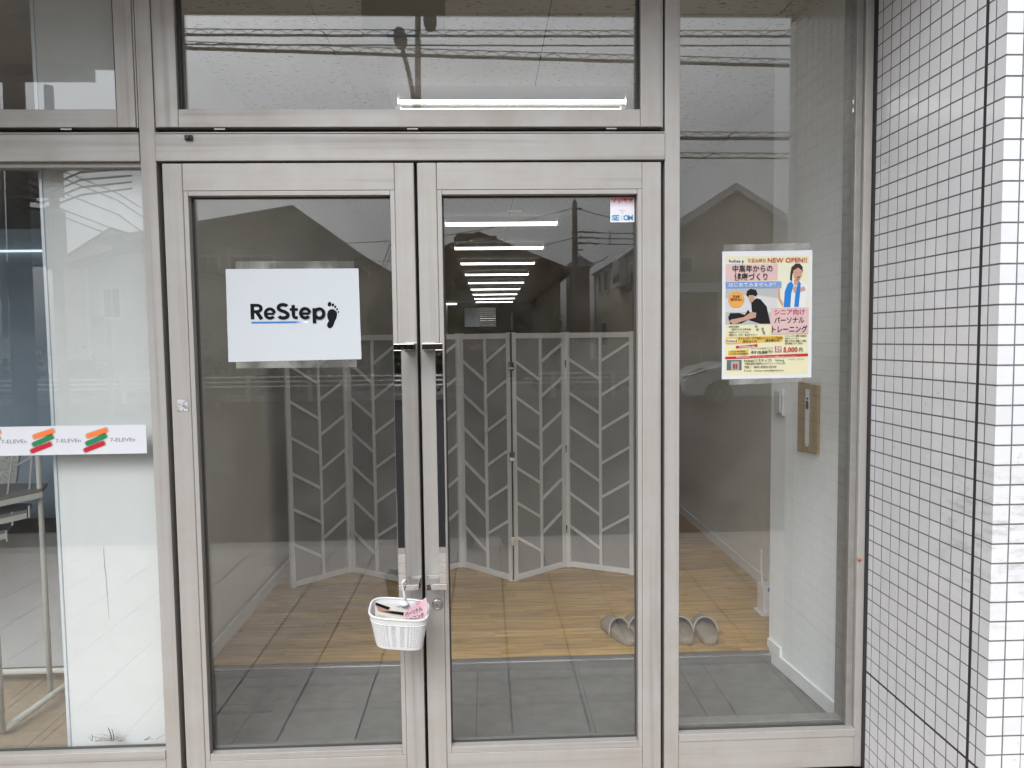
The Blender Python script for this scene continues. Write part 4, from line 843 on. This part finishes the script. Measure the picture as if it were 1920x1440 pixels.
# ================================================================ ACROSS THE STREET (seen mirrored in the glass)
PIPE = mat('white rail paint', (.80, .80, .80), .35, var=.03)
def guard_rail(x0, x1, ends, label):
    g = thing('guard_rail', ((x0+x1)/2, -16, -.02), label, 'guard rail', None)
    for z in (.60, .48, .36): MB().tube([(x0, -16, z), (x1, -16, z)], .021, 8).build('rail', PIPE, g)
    x = x0+ends
    while x < x1:
        p = MB().lathe((x, -16.04, -.03), (0, 0, 1), [(0, .057), (.60, .057)], 12).build('post', PIPE, g); MB().lathe((x, -16.04, .571), (0, 0, 1), [(0, .066), (.05, .066), (.075, .04)], 12).build('cap', PIPE, p)
        x += 1.56
guard_rail(-15.2, 4.1, 1.34, 'white three pipe guard rail along the far kerb, mirrored in the door glass')
LEAFD = mat('dark leaf', (.045, .06, .025), .6, var=.35, scale=3, rand=.2); LEAFG = mat('mid leaf', (.06, .085, .03), .6, var=.35, scale=3); BARK = mat('bark', (.10, .08, .06), .9, var=.3, scale=12)
def leaf_cloud(m, c, rad, n, size, seed, flat=1.0):
    rn = random.Random(seed); c = Vector(c); lumps = [(Vector((rn.gauss(0, .5), rn.gauss(0, .5), rn.gauss(0, .5))), rn.uniform(.35, .6)) for _ in range(9)]
    for _ in range(n):
        l_, r_ = rn.choice(lumps); d = Vector((rn.gauss(0, 1), rn.gauss(0, 1), rn.gauss(0, 1))).normalized()*r_*rn.random()**.4
        q = l_*.75+d; p = c+Vector((q.x*rad[0], q.y*rad[1], q.z*rad[2]))
        a = Vector((rn.gauss(0, 1), rn.gauss(0, 1), rn.gauss(0, 1))).normalized(); b_ = a.orthogonal().normalized(); s_ = size*rn.uniform(.6, 1.3)
        m.quad(p-a*s_, p+b_*s_*.5, p+a*s_, p-b_*s_*.5)
def bush(name, c, rad, n, size, m, label, cat, seed, stem=True, group=None):
    t = thing(name, (c[0], c[1], 0), label, cat, group)
    f = MB(); leaf_cloud(f, c, rad, n, size, seed); f.build('crown', m, t, fix=False)
    if stem:
        k = MB(); k.tube([(c[0], c[1], 0), (c[0]+.05, c[1], c[2]*.6), (c[0], c[1], c[2]+rad[2]*.3)], [.09, .07, .03], 7)
        for j in range(5): a = j*1.3; k.tube([(c[0], c[1], c[2]*.55), (c[0]+rad[0]*.6*math.cos(a), c[1]+rad[1]*.6*math.sin(a), c[2]+rad[2]*(.2+.1*j))], [.04, .012], 5)
        k.build('trunk', BARK, t)
    return t
bush('round_tree', (1.5, -19.2, 1.9), (.95, .8, 1.05), 1500, .10, LEAFG, 'round leafy tree behind the guard rail, mirrored low in the right door', 'tree', 3)
bush('conifer_tree', (-3.15, -20, 1.75), (.72, .6, 1.5), 1500, .09, LEAFD, 'dark bushy conifer mirrored at the right edge of the left door glass', 'tree', 4)
bush('small_tree', (.2, -20.5, 3.1), (1.2, .8, .9), 900, .09, LEAFD, 'thin dark tree in front of the brown gabled house', 'tree', 5)
for i, (x, sd_) in enumerate(((-13.5, 1), (-11, 2), (-8.4, 3), (-5.8, 4), (-3.2, 5), (-.6, 6), (2.6, 8))):
    bush('hedge', (x, -17.9, .55), (1.55, .40, .75), 1300, .075, LEAFD, ('clipped dark hedge behind the guard rail, number %d from the left of the row' % (i+1)).replace('number 1 from the left of the row', 'leftmost of the row').replace('number 7 from the left of the row', 'rightmost of the row').replace('number 2', 'second').replace('number 3', 'third').replace('number 4', 'fourth').replace('number 5', 'fifth').replace('number 6', 'sixth'), 'hedge', 20+i, stem=False, group='hedges behind the guard rail')
# houses
WOODF = mat('dark window glass', (.03, .035, .04), .08); WHF = mat('white window frame', (.80, .80, .78), .5)
def window_on(par, p, ax, wd, ht, nrm):
    """framed window with a mullion on a wall: p lower left corner, ax wall direction, nrm outward"""
    p, ax, nrm = Vector(p), Vector(ax), Vector(nrm); z = Vector((0, 0, 1))
    f = MB().obox(p+ax*wd/2+z*ht/2+nrm*.03, ax*(wd/2+.05), z*(ht/2+.05), nrm*.03).build('window', WHF, par)
    for k in (0, 1): MB().obox(p+ax*wd*(.25+.5*k)+z*ht/2+nrm*.064, ax*(wd/4-.02), z*(ht/2-.02), nrm*.003).build('pane', WOODF, f)
    return f
def gable_house(label, xl, xa, xr, zl, za, zr, y, depth, wallm, roofm, name='house', wl=None, wr=None, over=.35, fascia=None):
    """gable end to the street: left eave, apex and right eave; wl, wr are the wall edges"""
    wl = xl+.3 if wl is None else wl; wr = xr-.3 if wr is None else wr
    h = thing(name, ((wl+wr)/2, y, 0), label, 'house')
    zin = lambda x: za-(xa-x)*(za-zl)/(xa-xl) if x < xa else za-(x-xa)*(za-zr)/(xr-xa)
    MB().prism([(wl, y, -.1), (wr, y, -.1), (wr, y, zin(wr)-.12), (xa, y, za-.14), (wl, y, zin(wl)-.12)], (0, -depth, 0)).build('wall', wallm, h)
    for x0, z0 in ((xl, zl), (xr, zr)):
        MB().prism([(xa, y+over, za), (x0, y+over, z0), (x0, y+over, z0-.13), (xa, y+over, za-.13)], (0, -depth-2*over, 0)).build('roof', roofm, h)
        if fascia: MB().prism([(xa, y+over+.03, za-.02), (x0, y+over+.03, z0-.02), (x0, y+over+.03, z0-.24), (xa, y+over+.03, za-.24)], (0, -.06, 0)).build('barge_board', fascia, h)
    return h
BEIGE = mat('beige render', (.60, .54, .42), .85, var=.06, scale=3); WHITEB = mat('white barge board', (.84, .83, .80), .5)
ROOFG = mat('grey roof tile', (.11, .10, .095), .8, var=.2, scale=10); ROOFB = mat('brown roof tile', (.07, .055, .04), .85, var=.25, scale=10)
h6 = gable_house('beige gabled house with white barge boards and a round vent, mirrored in the side window', 5.05, 8.15, 11.3, 4.42, 6.45, 4.55, -21, 9.5, BEIGE, ROOFG, wl=5.0, wr=11.2, fascia=WHITEB, over=.3)
MB().lathe((8.07, -20.995, 5.85), (0, 1, 0), [(0, .25), (.05, .25), (.06, .2), (.03, .18)], 20).build('vent', mat('vent rim', (.55, .50, .40), .7), h6)
box('lower_roof', ROOFG, h6, 4.6, 7.6, -20.98, -19.9, 3.0, 3.25); box('lower_fascia', WHITEB, h6, 4.6, 7.6, -19.895, -19.86, 2.9, 3.2)
for x in (4.75, 7.45): box('porch_post', BEIGE, h6, x-.12, x+.12, -20.3, -20.06, -.1, 2.99)
dr = MB().prism([(6.35, -20.98, 0), (7.15, -20.98, 0), (7.15, -20.98, 1.4), (7.02, -20.98, 1.62), (6.75, -20.98, 1.72), (6.48, -20.98, 1.62), (6.35, -20.98, 1.4)], (0, .05, 0)).build('door', WHF, h6)
MB().prism([(6.45, -20.925, .1), (7.05, -20.925, .1), (7.05, -20.925, 1.38), (6.95, -20.925, 1.55), (6.75, -20.925, 1.62), (6.55, -20.925, 1.55), (6.45, -20.925, 1.38)], (0, .02, 0)).build('door_panel', BEIGE, dr)
window_on(h6, (6.0, -20.99, 3.6), (1, 0, 0), .8, .5, (0, 1, 0))
for ya, yb_, za, zb in ((-28.6, -28.0, 3.45, 4.25), (-27.2, -26.3, 3.42, 4.26), (-21.9, -21.4, 3.2, 4.0), (-27.8, -26.7, 1.2, 2.15)): window_on(h6, (4.995, ya, za), (0, 1, 0), yb_-ya, zb-za, (-1, 0, 0))
bw_ = MB().box(4.72, 4.995, -24.05, -22.65, 3.32, 4.3).build('bay_window', WHF, h6)
for k in (0, 1): box('pane', WOODF, bw_, 4.712, 4.7195, -23.95+.68*k, -23.4+.68*k, 3.48, 4.22)
MB().tube([(4.95, -29.8, 4.5), (4.95, -29.8, -.1)], .05, 8).build('downpipe', WHITEB, h6); MB().tube([(4.9, -30.3, 4.40), (4.9, -20.8, 4.40)], .06, 8).build('gutter', WHITEB, h6)
h1 = gable_house('large grey house with a long low roof, mirrored in the left door', -13.6, -6.72, -4.88, 5.2, 6.32, 4.95, -24, 9, mat('grey olive render', (.26, .25, .215), .9, var=.08, scale=2), mat('dark slate roof', (.10, .095, .085), .8, var=.15), wl=-13.3, wr=-5.35, over=.6)
for x in (-12.6, -11.2, -10.3, -9.15, -8.35): window_on(h1, (x, -23.99, 3.75), (1, 0, 0), .75, .85, (0, 1, 0))
MB().prism([(-5.34, -24.2, 4.70), (-4.62, -24.2, 4.34), (-4.62, -24.2, 4.22), (-5.34, -24.2, 4.58)], (0, -7, 0)).build('lower_roof', ROOFB, h1)
h0 = gable_house('pale house with a hipped roof, mirrored faintly on the white panel at left', -12.5, -10.6, -9.0, 3.95, 4.45, 3.9, -20, 5, mat('pale render', (.58, .57, .54), .85, var=.05), ROOFG)
window_on(h0, (-11.6, -19.99, 2.3), (1, 0, 0), .5, .9, (0, 1, 0)); box('downpipe', WHITEB, h0, -12.1, -12.02, -19.95, -19.9, 0, 3.8)
hm = gable_house('distant dark roofed house above the pale house at left', -19, -16.2, -13, 4.9, 6.6, 5.4, -30, 6, BEIGE, ROOFB)
h2 = gable_house('small yellowish gabled house beside the utility pole, mirrored in the left door', -5.7, -4.72, -2.9, 4.3, 4.84, 3.75, -26, 6, mat('yellowish render', (.40, .34, .20), .9, var=.06), ROOFB, over=.25)
window_on(h2, (-4.86, -25.99, 4.02), (1, 0, 0), .34, .4, (0, 1, 0))
h3 = gable_house('dark brown house with a low roof and two roof boxes, mirrored in right door', -2.9, -.22, 3.6, 4.75, 5.85, 4.3, -27, 8, mat('brown render', (.16, .13, .085), .9, var=.12, scale=2), ROOFB, wr=3.1)
MB().prism([(-1.28, -28.2, 4.9), (-.03, -28.2, 4.9), (-.03, -28.2, 5.78), (-.16, -28.2, 6.0), (-1.1, -28.2, 6.0), (-1.28, -28.2, 5.8)], (0, -1.2, 0)).build('roof_box', mat('roof box sheet', (.14, .125, .10), .8), h3)
box('roof_box', mat('roof box sheet', (.14, .125, .10), .8), h3, .06, .54, -29, -28, 5.0, 5.86)
box('white_post', WHF, h3, 1.05, 1.12, -26.9, -26.6, 0, 2.6)
h4 = thing('house', (4.55, -32, 0), 'narrow brick house with a small pyramid roof, mirrored beside the pole', 'house')
box('wall', mat('brick wall', (.17, .115, .085), .9, var=.2, scale=30, stretch=(.3, .3, 1)), h4, 4.02, 4.98, -33, -31.6, -.1, 5.0)
rp = MB(); rp.v = [(3.9, -31.4, 5.0), (5.2, -31.4, 5.0), (5.2, -33.2, 5.0), (3.9, -33.2, 5.0), (4.6, -32.3, 5.5)]; rp.f = [(0, 1, 4), (1, 2, 4), (2, 3, 4), (3, 0, 4), (0, 3, 2, 1)]; rp.build('roof', ROOFG, h4)
box('eaves', WHITEB, h4, 3.92, 5.18, -33.1, -31.42, 4.93, 4.995)
# poles, lamp, cables
POLE = mat('concrete pole', (.17, .155, .135), .85, var=.1, scale=8); CAB = mat('black cable', (.03, .03, .03), .6); GRAYM = mat('grey steel box', (.36, .37, .37), .6)
def pole(x, y, h, r0, r1, label): 
    t = thing('utility_pole', (x, y, -.1), label, 'utility pole'); MB().tube([(x, y, -.1), (x, y, h)], [r0, r1], 12).build('pole', POLE, t, smooth=True); return t
p1 = pole(-2.95, -22, 6.3, .13, .10, 'dark utility pole mirrored at the right edge of the left door')
for z in (5.2, 4.9): MB().tube([(-2.95, -22, z), (-3.9, -24.5, z-1.2)], .014, 5).build('stay_wire', CAB, p1)
p2 = pole(3.33, -24, 6.45, .135, .095, 'pointed utility pole with cross wires, mirrored in the right door'); MB().lathe((3.33, -24, 6.45), (0, 0, 1), [(0, .095), (.14, .02)], 10).build('cap', POLE, p2)
for z in (6.25, 5.4, 5.18, 4.98, 4.75): MB().tube([(3.2, -24, z), (3.62, -24, z)], .03, 6).build('cross_arm', CAB, p2)
for k, z in enumerate((5.38, 5.18, 4.98)):
    MB().tube([(3.4, -23.95, z+.02), (4.6, -23.95, z-.04), (9, -23.95, z-.1)], .016, 5).build('wire', CAB, p2); MB().tube([(3.5, -23.94, z+.02), (4.2, -23.94, z-.02)], .03, 6).build('insulator', CAB, p2)
    lp_ = [(3.5+.12*j, -23.93, z+.09*math.sin(j*1.9+k)) for j in range(7)]; MB().tube(lp_, .009, 5).build('jumper_wire', CAB, p2)
MB().tube([(4.62, -23.95, 4.9), (4.62, -23.95, 5.45)], .02, 5).build('spacer', CAB, p2)
for a, b_ in (((3.33, -24, 6.27), (-6, -23, 4.9)), ((3.33, -24, 5.2), (-4, -23, 4.3)), ((3.33, -24, 4.75), (4.55, -24, 4.5)), ((3.33, -24, 6.27), (9, -25, 5.9))):
    pts_ = [tuple(Vector(a).lerp(Vector(b_), k/8)-Vector((0, 0, .35*math.sin(math.pi*k/8)))) for k in range(9)]; MB().tube(pts_, .014, 5).build('wire', CAB, p2)
sl_ = thing('street_lamp', (-1.42, -14, -.12), 'tall street lamp with two oval heads, mirrored in the fanlight', 'street lamp')
LM = mat('lamp post paint', (.30, .29, .265), .6, var=.06)
MB().tube([(-1.50, -14, -.12), (-1.44, -14, 6.0), (-1.38, -14, 9.6)], [.085, .075, .062], 12).build('post', LM, sl_, smooth=True)
MB().tube([(-1.44, -14.02, 6.1), (-1.50, -13.95, 6.75), (-1.60, -13.9, 7.35), (-1.70, -13.87, 7.78), (-1.74, -13.86, 7.9)], [.055, .055, .05, .05, .045], 10).build('arm', LM, sl_, smooth=True)
def lamp_head(c, a): MB().lathe(c, a, [(0, .035), (.04, .10), (.16, .15), (.30, .145), (.42, .105), (.47, .03)], 18).build('lamp_head', LM, sl_, smooth=True)
lamp_head((-1.735, -13.86, 7.88), (-.16, .3, 1)); MB().tube([(-1.37, -14, 9.3), (-1.2, -13.9, 8.9), (-1.13, -13.9, 8.72)], .04, 8).build('arm', LM, sl_); lamp_head((-1.13, -13.9, 8.74), (.05, .1, -1))
def cable(zl, zr, y, r, label, lash=True, n=34, sag=.1):
    t = thing('overhead_cable', (0, y, (zl+zr)/2), label, 'overhead cable', 'overhead cables along the street')
    f = lambda x: zl+(zr-zl)*(x+20)/40-sag*math.sin(math.pi*(x+20)/40)+.003*math.sin(x*5.1)
    xs = [-20+40*k/160 for k in range(161)]
    MB().tube([(x, y, f(x)) for x in xs], r, 7, cap=False).build('cable', CAB, t, fix=False)
    if lash:
        MB().tube([(x, y, f(x)+r+.085) for x in xs[::8]], .009, 5).build('messenger_wire', CAB, t, fix=False)
        MB().tube([(-12+.04*k, y+.012*math.cos(k*.04*9.2), f(-12+.04*k)+r*.4+.088*abs(math.sin((-12+.04*k)*8.4))) for k in range(600)], .0085, 4).build('lashing_wire', CAB, t, fix=False)
cable(7.50, 7.53, -12, .026, 'uppermost thick lashed cable mirrored near the top of the fanlight')
cable(7.40, 7.43, -12.2, .016, 'thin plain cable just below the uppermost lashed cable', lash=False)
cable(7.25, 6.20, -11, .032, 'slanting lashed cable mirrored across the middle of the fanlight')
cable(5.60, 5.42, -12, .038, 'thick lashed cable mirrored above the gabled house', sag=.05)
cable(5.30, 5.02, -12.1, .016, 'lowest lashed cable, closest above the gabled house', sag=.05)
p0 = thing('utility_pole', (-7.1, -9, -.1), 'near utility pole with cable boxes, mirrored at the far left of the shop window', 'utility pole')
MB().tube([(-7.2, -9, -.1), (-7.05, -9, 8)], [.17, .13], 14).build('pole', POLE, p0, smooth=True)
MB().tube([(-7.36, -8.9, 1.6), (-7.30, -8.9, 4.4), (-7.32, -8.9, 7)], .045, 8).build('conduit', GRAYM, p0, smooth=True); box('meter_box', GRAYM, p0, -7.44, -7.24, -8.88, -8.7, 2.2, 2.75); box('meter_box', GRAYM, p0, -7.62, -7.44, -8.88, -8.72, 2.9, 3.5)
for z in (3.0, 3.7, 4.1, 4.4): MB().lathe((-7.12+.02*z, -9, z), (0, 0, 1), [(0, .175), (.04, .175)], 14).build('band', GRAYM, p0)
for k in range(5): MB().tube([(-7.05, -8.85, 3.6+.13*k), (-6.6, -8.7, 3.5+.1*k), (-6.5, -9.6, 3.9+.12*k), (-6.6, -11.5, 4.4+.12*k)], .018, 6).build('cable', CAB, p0)
p3 = pole(-8.9, -13, 6.8, .11, .09, 'utility pole carrying two large grey boxes, mirrored on the white panel at left')
box('transformer_box', GRAYM, p3, -9.3, -8.6, -12.85, -12.4, 4.5, 5.35); box('transformer_box', GRAYM, p3, -9.4, -8.6, -12.85, -12.4, 3.1, 4.22)
for k, (z0, z1) in enumerate(((5.0, 3.9), (4.85, 3.65), (4.55, 3.2), (4.2, 3.3), (4.05, 3.05))): MB().tube([(-8.75, -12.9, z0+.1), (-7.8, -13.4, z0-.30), (-6.6, -14.2, z1-.05), (-5, -15, z1-.3)], .014, 5).build('wire', CAB, p3)
sg = thing('signal_post', (-8.45, -14, -.12), 'thin grey post with a small signal head, mirrored on the white panel at left', 'signal post')
MB().tube([(-8.43, -14, -.12), (-8.43, -14, 2.05)], .05, 8).build('post', GRAYM, sg); box('signal_head', GRAYM, sg, -8.75, -8.55, -14.08, -13.92, 1.85, 2.12); MB().tube([(-8.6, -14, 1.95), (-8.4, -14, 1.92)], .03, 6).build('arm', GRAYM, sg)
# parked car
car = thing('parked_car', (7.0, -15, -.12), 'pale silver hatchback parked across the street, mirrored low in the side window', 'car')
CP = mat('silver car paint', (.80, .81, .82), .35, .0, coat=.8); CG = mat('car glass', (.02, .022, .025), .05); TY = mat('tyre rubber', (.02, .02, .02), .8); RIM = mat('wheel alloy', (.35, .35, .36), .35, .8)
xc, yc, zc = 4.62, -15.0, -.12
side = [(0, .32), (.02, .58), (.16, .74), (.55, .87), (1.05, .98), (1.75, 1.40), (2.3, 1.52), (3.2, 1.50), (3.85, 1.28), (4.2, 1.0), (4.28, .6), (4.22, .28), (3.75, .22), (3.68, .46), (3.42, .60), (3.14, .46), (3.06, .2), (1.20, .2), (1.12, .46), (.86, .60), (.58, .46), (.50, .22), (.1, .22)]
cb = MB(); n = len(side)
secs = [(-.84, .88, .06), (-.80, 1, 0), (0, 1.02, -.01), (.80, 1, 0), (.84, .88, .06)]
for yo, sc, dz in ((-.85, 1, 0), (.85, 1, 0)): cb.v += [(xc+x, yc+yo*(1-.16*max(0, (z-.95)/.55)), zc+z) for x, z in side]
for k in range(n): cb.f.append((k, (k+1) % n, n+(k+1) % n, n+k))
cb.f.append(tuple(range(n))); cb.f.append(tuple(range(n, 2*n))[::-1]); cb.build('body', CP, car, bevel=.05, seg=3)
def sidewin(pts): 
    for s_ in (1, -1): MB().prism([(xc+x, yc+s_*(.857-.16*.85*max(0, (z-.95)/.55)), zc+z) for x, z in pts], (0, s_*.006, 0)).build('side_glass', CG, car)
sidewin([(1.30, 1.02), (1.86, 1.36), (2.3, 1.43), (2.36, 1.0)]); sidewin([(2.46, 1.0), (2.40, 1.43), (3.1, 1.42), (3.5, 1.25), (3.55, 1.02)])
MB().prism([(xc+1.04, yc-.72, zc+1.0), (xc+1.04, yc+.72, zc+1.0), (xc+1.72, yc+.64, zc+1.40), (xc+1.72, yc-.64, zc+1.40)], (-.012, 0, .02)).build('windscreen', CG, car)
for s_ in (1, -1):
    MB().prism([(xc+.03, yc+s_*.60, zc+.62), (xc+.10, yc+s_*.862, zc+.66), (xc+.55, yc+s_*.862, zc+.80), (xc+.42, yc+s_*.70, zc+.84)], (0, 0, .05)).build('headlight', mat('headlight lens', (.10, .105, .11), .1), car)
    MB().obox((xc+1.35, yc+s_*.93, zc+1.03), (.10, 0, 0), (0, .07, 0), (0, 0, .06)).build('mirror', CP, car, bevel=.02)
    for x in (.86, 3.42):
        wl_ = MB().lathe((xc+x, yc+s_*.66, zc+.31), (0, s_, 0), [(0, .25), (.01, .305), (.17, .31), (.19, .28), (.185, .215)], 28).build('wheel', TY, car, smooth=False)
        MB().lathe((xc+x, yc+s_*.84, zc+.31), (0, s_, 0), [(0, .21), (.012, .205), (.0, .10), (.018, .05)], 20).build('rim', RIM, wl_)
MB().box(xc-.02, xc+.1, yc-.6, yc+.6, zc+.30, zc+.48).build('grille', TY, car, bevel=.02)

# ================================================================ THE PHOTOGRAPHER (only the mirror image shows)
pe = thing('person', (0, -2.72, 0), 'person in a dark coat and trousers holding up a phone, mirrored in the right door', 'person')
def skin(name, verts, edges, radii, m, parent, root=0, sub=2):
    me = bpy.data.meshes.new(name); off = ROOT_LOC[parent.name]; me.from_pydata([tuple(Vector(v)-off) for v in verts], edges, []); me.materials.append(m)
    o = bpy.data.objects.new(name, me); COL.objects.link(o); o.parent = parent; ROOT_LOC[o.name] = off
    md = o.modifiers.new('skin', 'SKIN'); md.use_smooth_shade = True
    me.attributes if False else None
    sv_ = me.skin_vertices
    if not sv_:
        import bmesh as bm_x
        b = bm_x.new(); b.from_mesh(me); b.verts.layers.skin.verify(); b.to_mesh(me); b.free()
    for k, r_ in enumerate(radii): d = me.skin_vertices[0].data[k]; d.radius = r_ if isinstance(r_, tuple) else (r_, r_); d.use_root = k == root
    sb = o.modifiers.new('sub', 'SUBSURF'); sb.levels = sub; sb.render_levels = sub
    return o
y = -2.74
COAT = mat('dark coat cloth', (.035, .035, .04), .85, var=.1); TROU = mat('dark trousers', (.03, .03, .033), .85); SKINM = mat('skin', (.50, .31, .23), .55); HAIR = mat('black hair', (.015, .013, .012), .5)
V_ = [(0, y, .95), (0, y, 1.12), (0, y, 1.30), (0, y+.01, 1.45), (0, y+.03, 1.53), (0, y+.05, 1.60), (0, y+.07, 1.70)]; E_ = [(0, 1), (1, 2), (2, 3), (3, 4), (4, 5), (5, 6)]; Rr = [(.17, .12), (.165, .115), (.185, .125), (.12, .08), (.055, .055), (.075, .09), (.075, .085)]
for s_ in (-1, 1):
    i = len(V_); V_ += [(s_*.18, y, 1.42), (s_*.25, y+.02, 1.20), (s_*.12, y+.27, 1.33), (s_*.085, y+.33, 1.40)]; E_ += [(3, i), (i, i+1), (i+1, i+2), (i+2, i+3)]; Rr += [.066, .048, .033, (.035, .02)]
    i = len(V_); V_ += [(s_*.10, y, .86), (s_*.105, y+.02, .50), (s_*.115, y-.01, .12), (s_*.12, y+.02, .05), (s_*.135, y+.13, .035)]; E_ += [(0, i), (i, i+1), (i+1, i+2), (i+2, i+3), (i+3, i+4)]; Rr += [.095, .07, .05, .045, (.04, .03)]
body = skin('body', V_, E_, Rr, COAT, pe)
MB().lathe((0, y+.068, 1.545), (0, 0, 1), [(0, .05), (.03, .068), (.09, .078), (.15, .074), (.185, .04)], 18).build('face', SKINM, pe, smooth=True)
MB().lathe((0, y+.045, 1.605), (0, 0, 1), [(0, .082), (.06, .092), (.11, .088), (.145, .05), (.155, .01)], 18).build('hair', HAIR, pe, smooth=True)
for s_ in (-1, 1):
    MB().lathe((s_*.03, y+.143, 1.635), (0, 1, 0), [(0, .010), (.004, .004)], 8).build('eye', HAIR, pe); hx, hy, hz = s_*.085, y+.335, 1.40
    V_ = [(hx, hy, hz), (hx-s_*.004, hy+.02, hz+.035)]; E_ = [(0, 1)]; Rr = [.028, (.036, .016)]
    skin('hand', V_, E_, Rr, SKINM, pe, sub=1)
    for k in range(4):
        bz = hz+.018+.020*k; ln = (.068, .078, .074, .060)[k]
        skin('finger', [(hx-s_*.002, hy+.03, bz), (hx-s_*ln*.4, hy+.052, bz+.004), (hx-s_*ln, hy+.05, bz+.004)], [(0, 1), (1, 2)], [.009, .0085, .007], SKINM, pe, sub=1)
    skin('thumb', [(hx, hy+.01, hz+.015), (hx-s_*.03, hy-.004, hz+.035), (hx-s_*.055, hy+.006, hz+.05)], [(0, 1), (1, 2)], [.011, .010, .008], SKINM, pe, sub=1)
MB().obox((0, y+.372, 1.44), (.078, 0, 0), (0, .0045, 0), (0, 0, .037)).build('phone', BLACK, pe, bevel=.003)
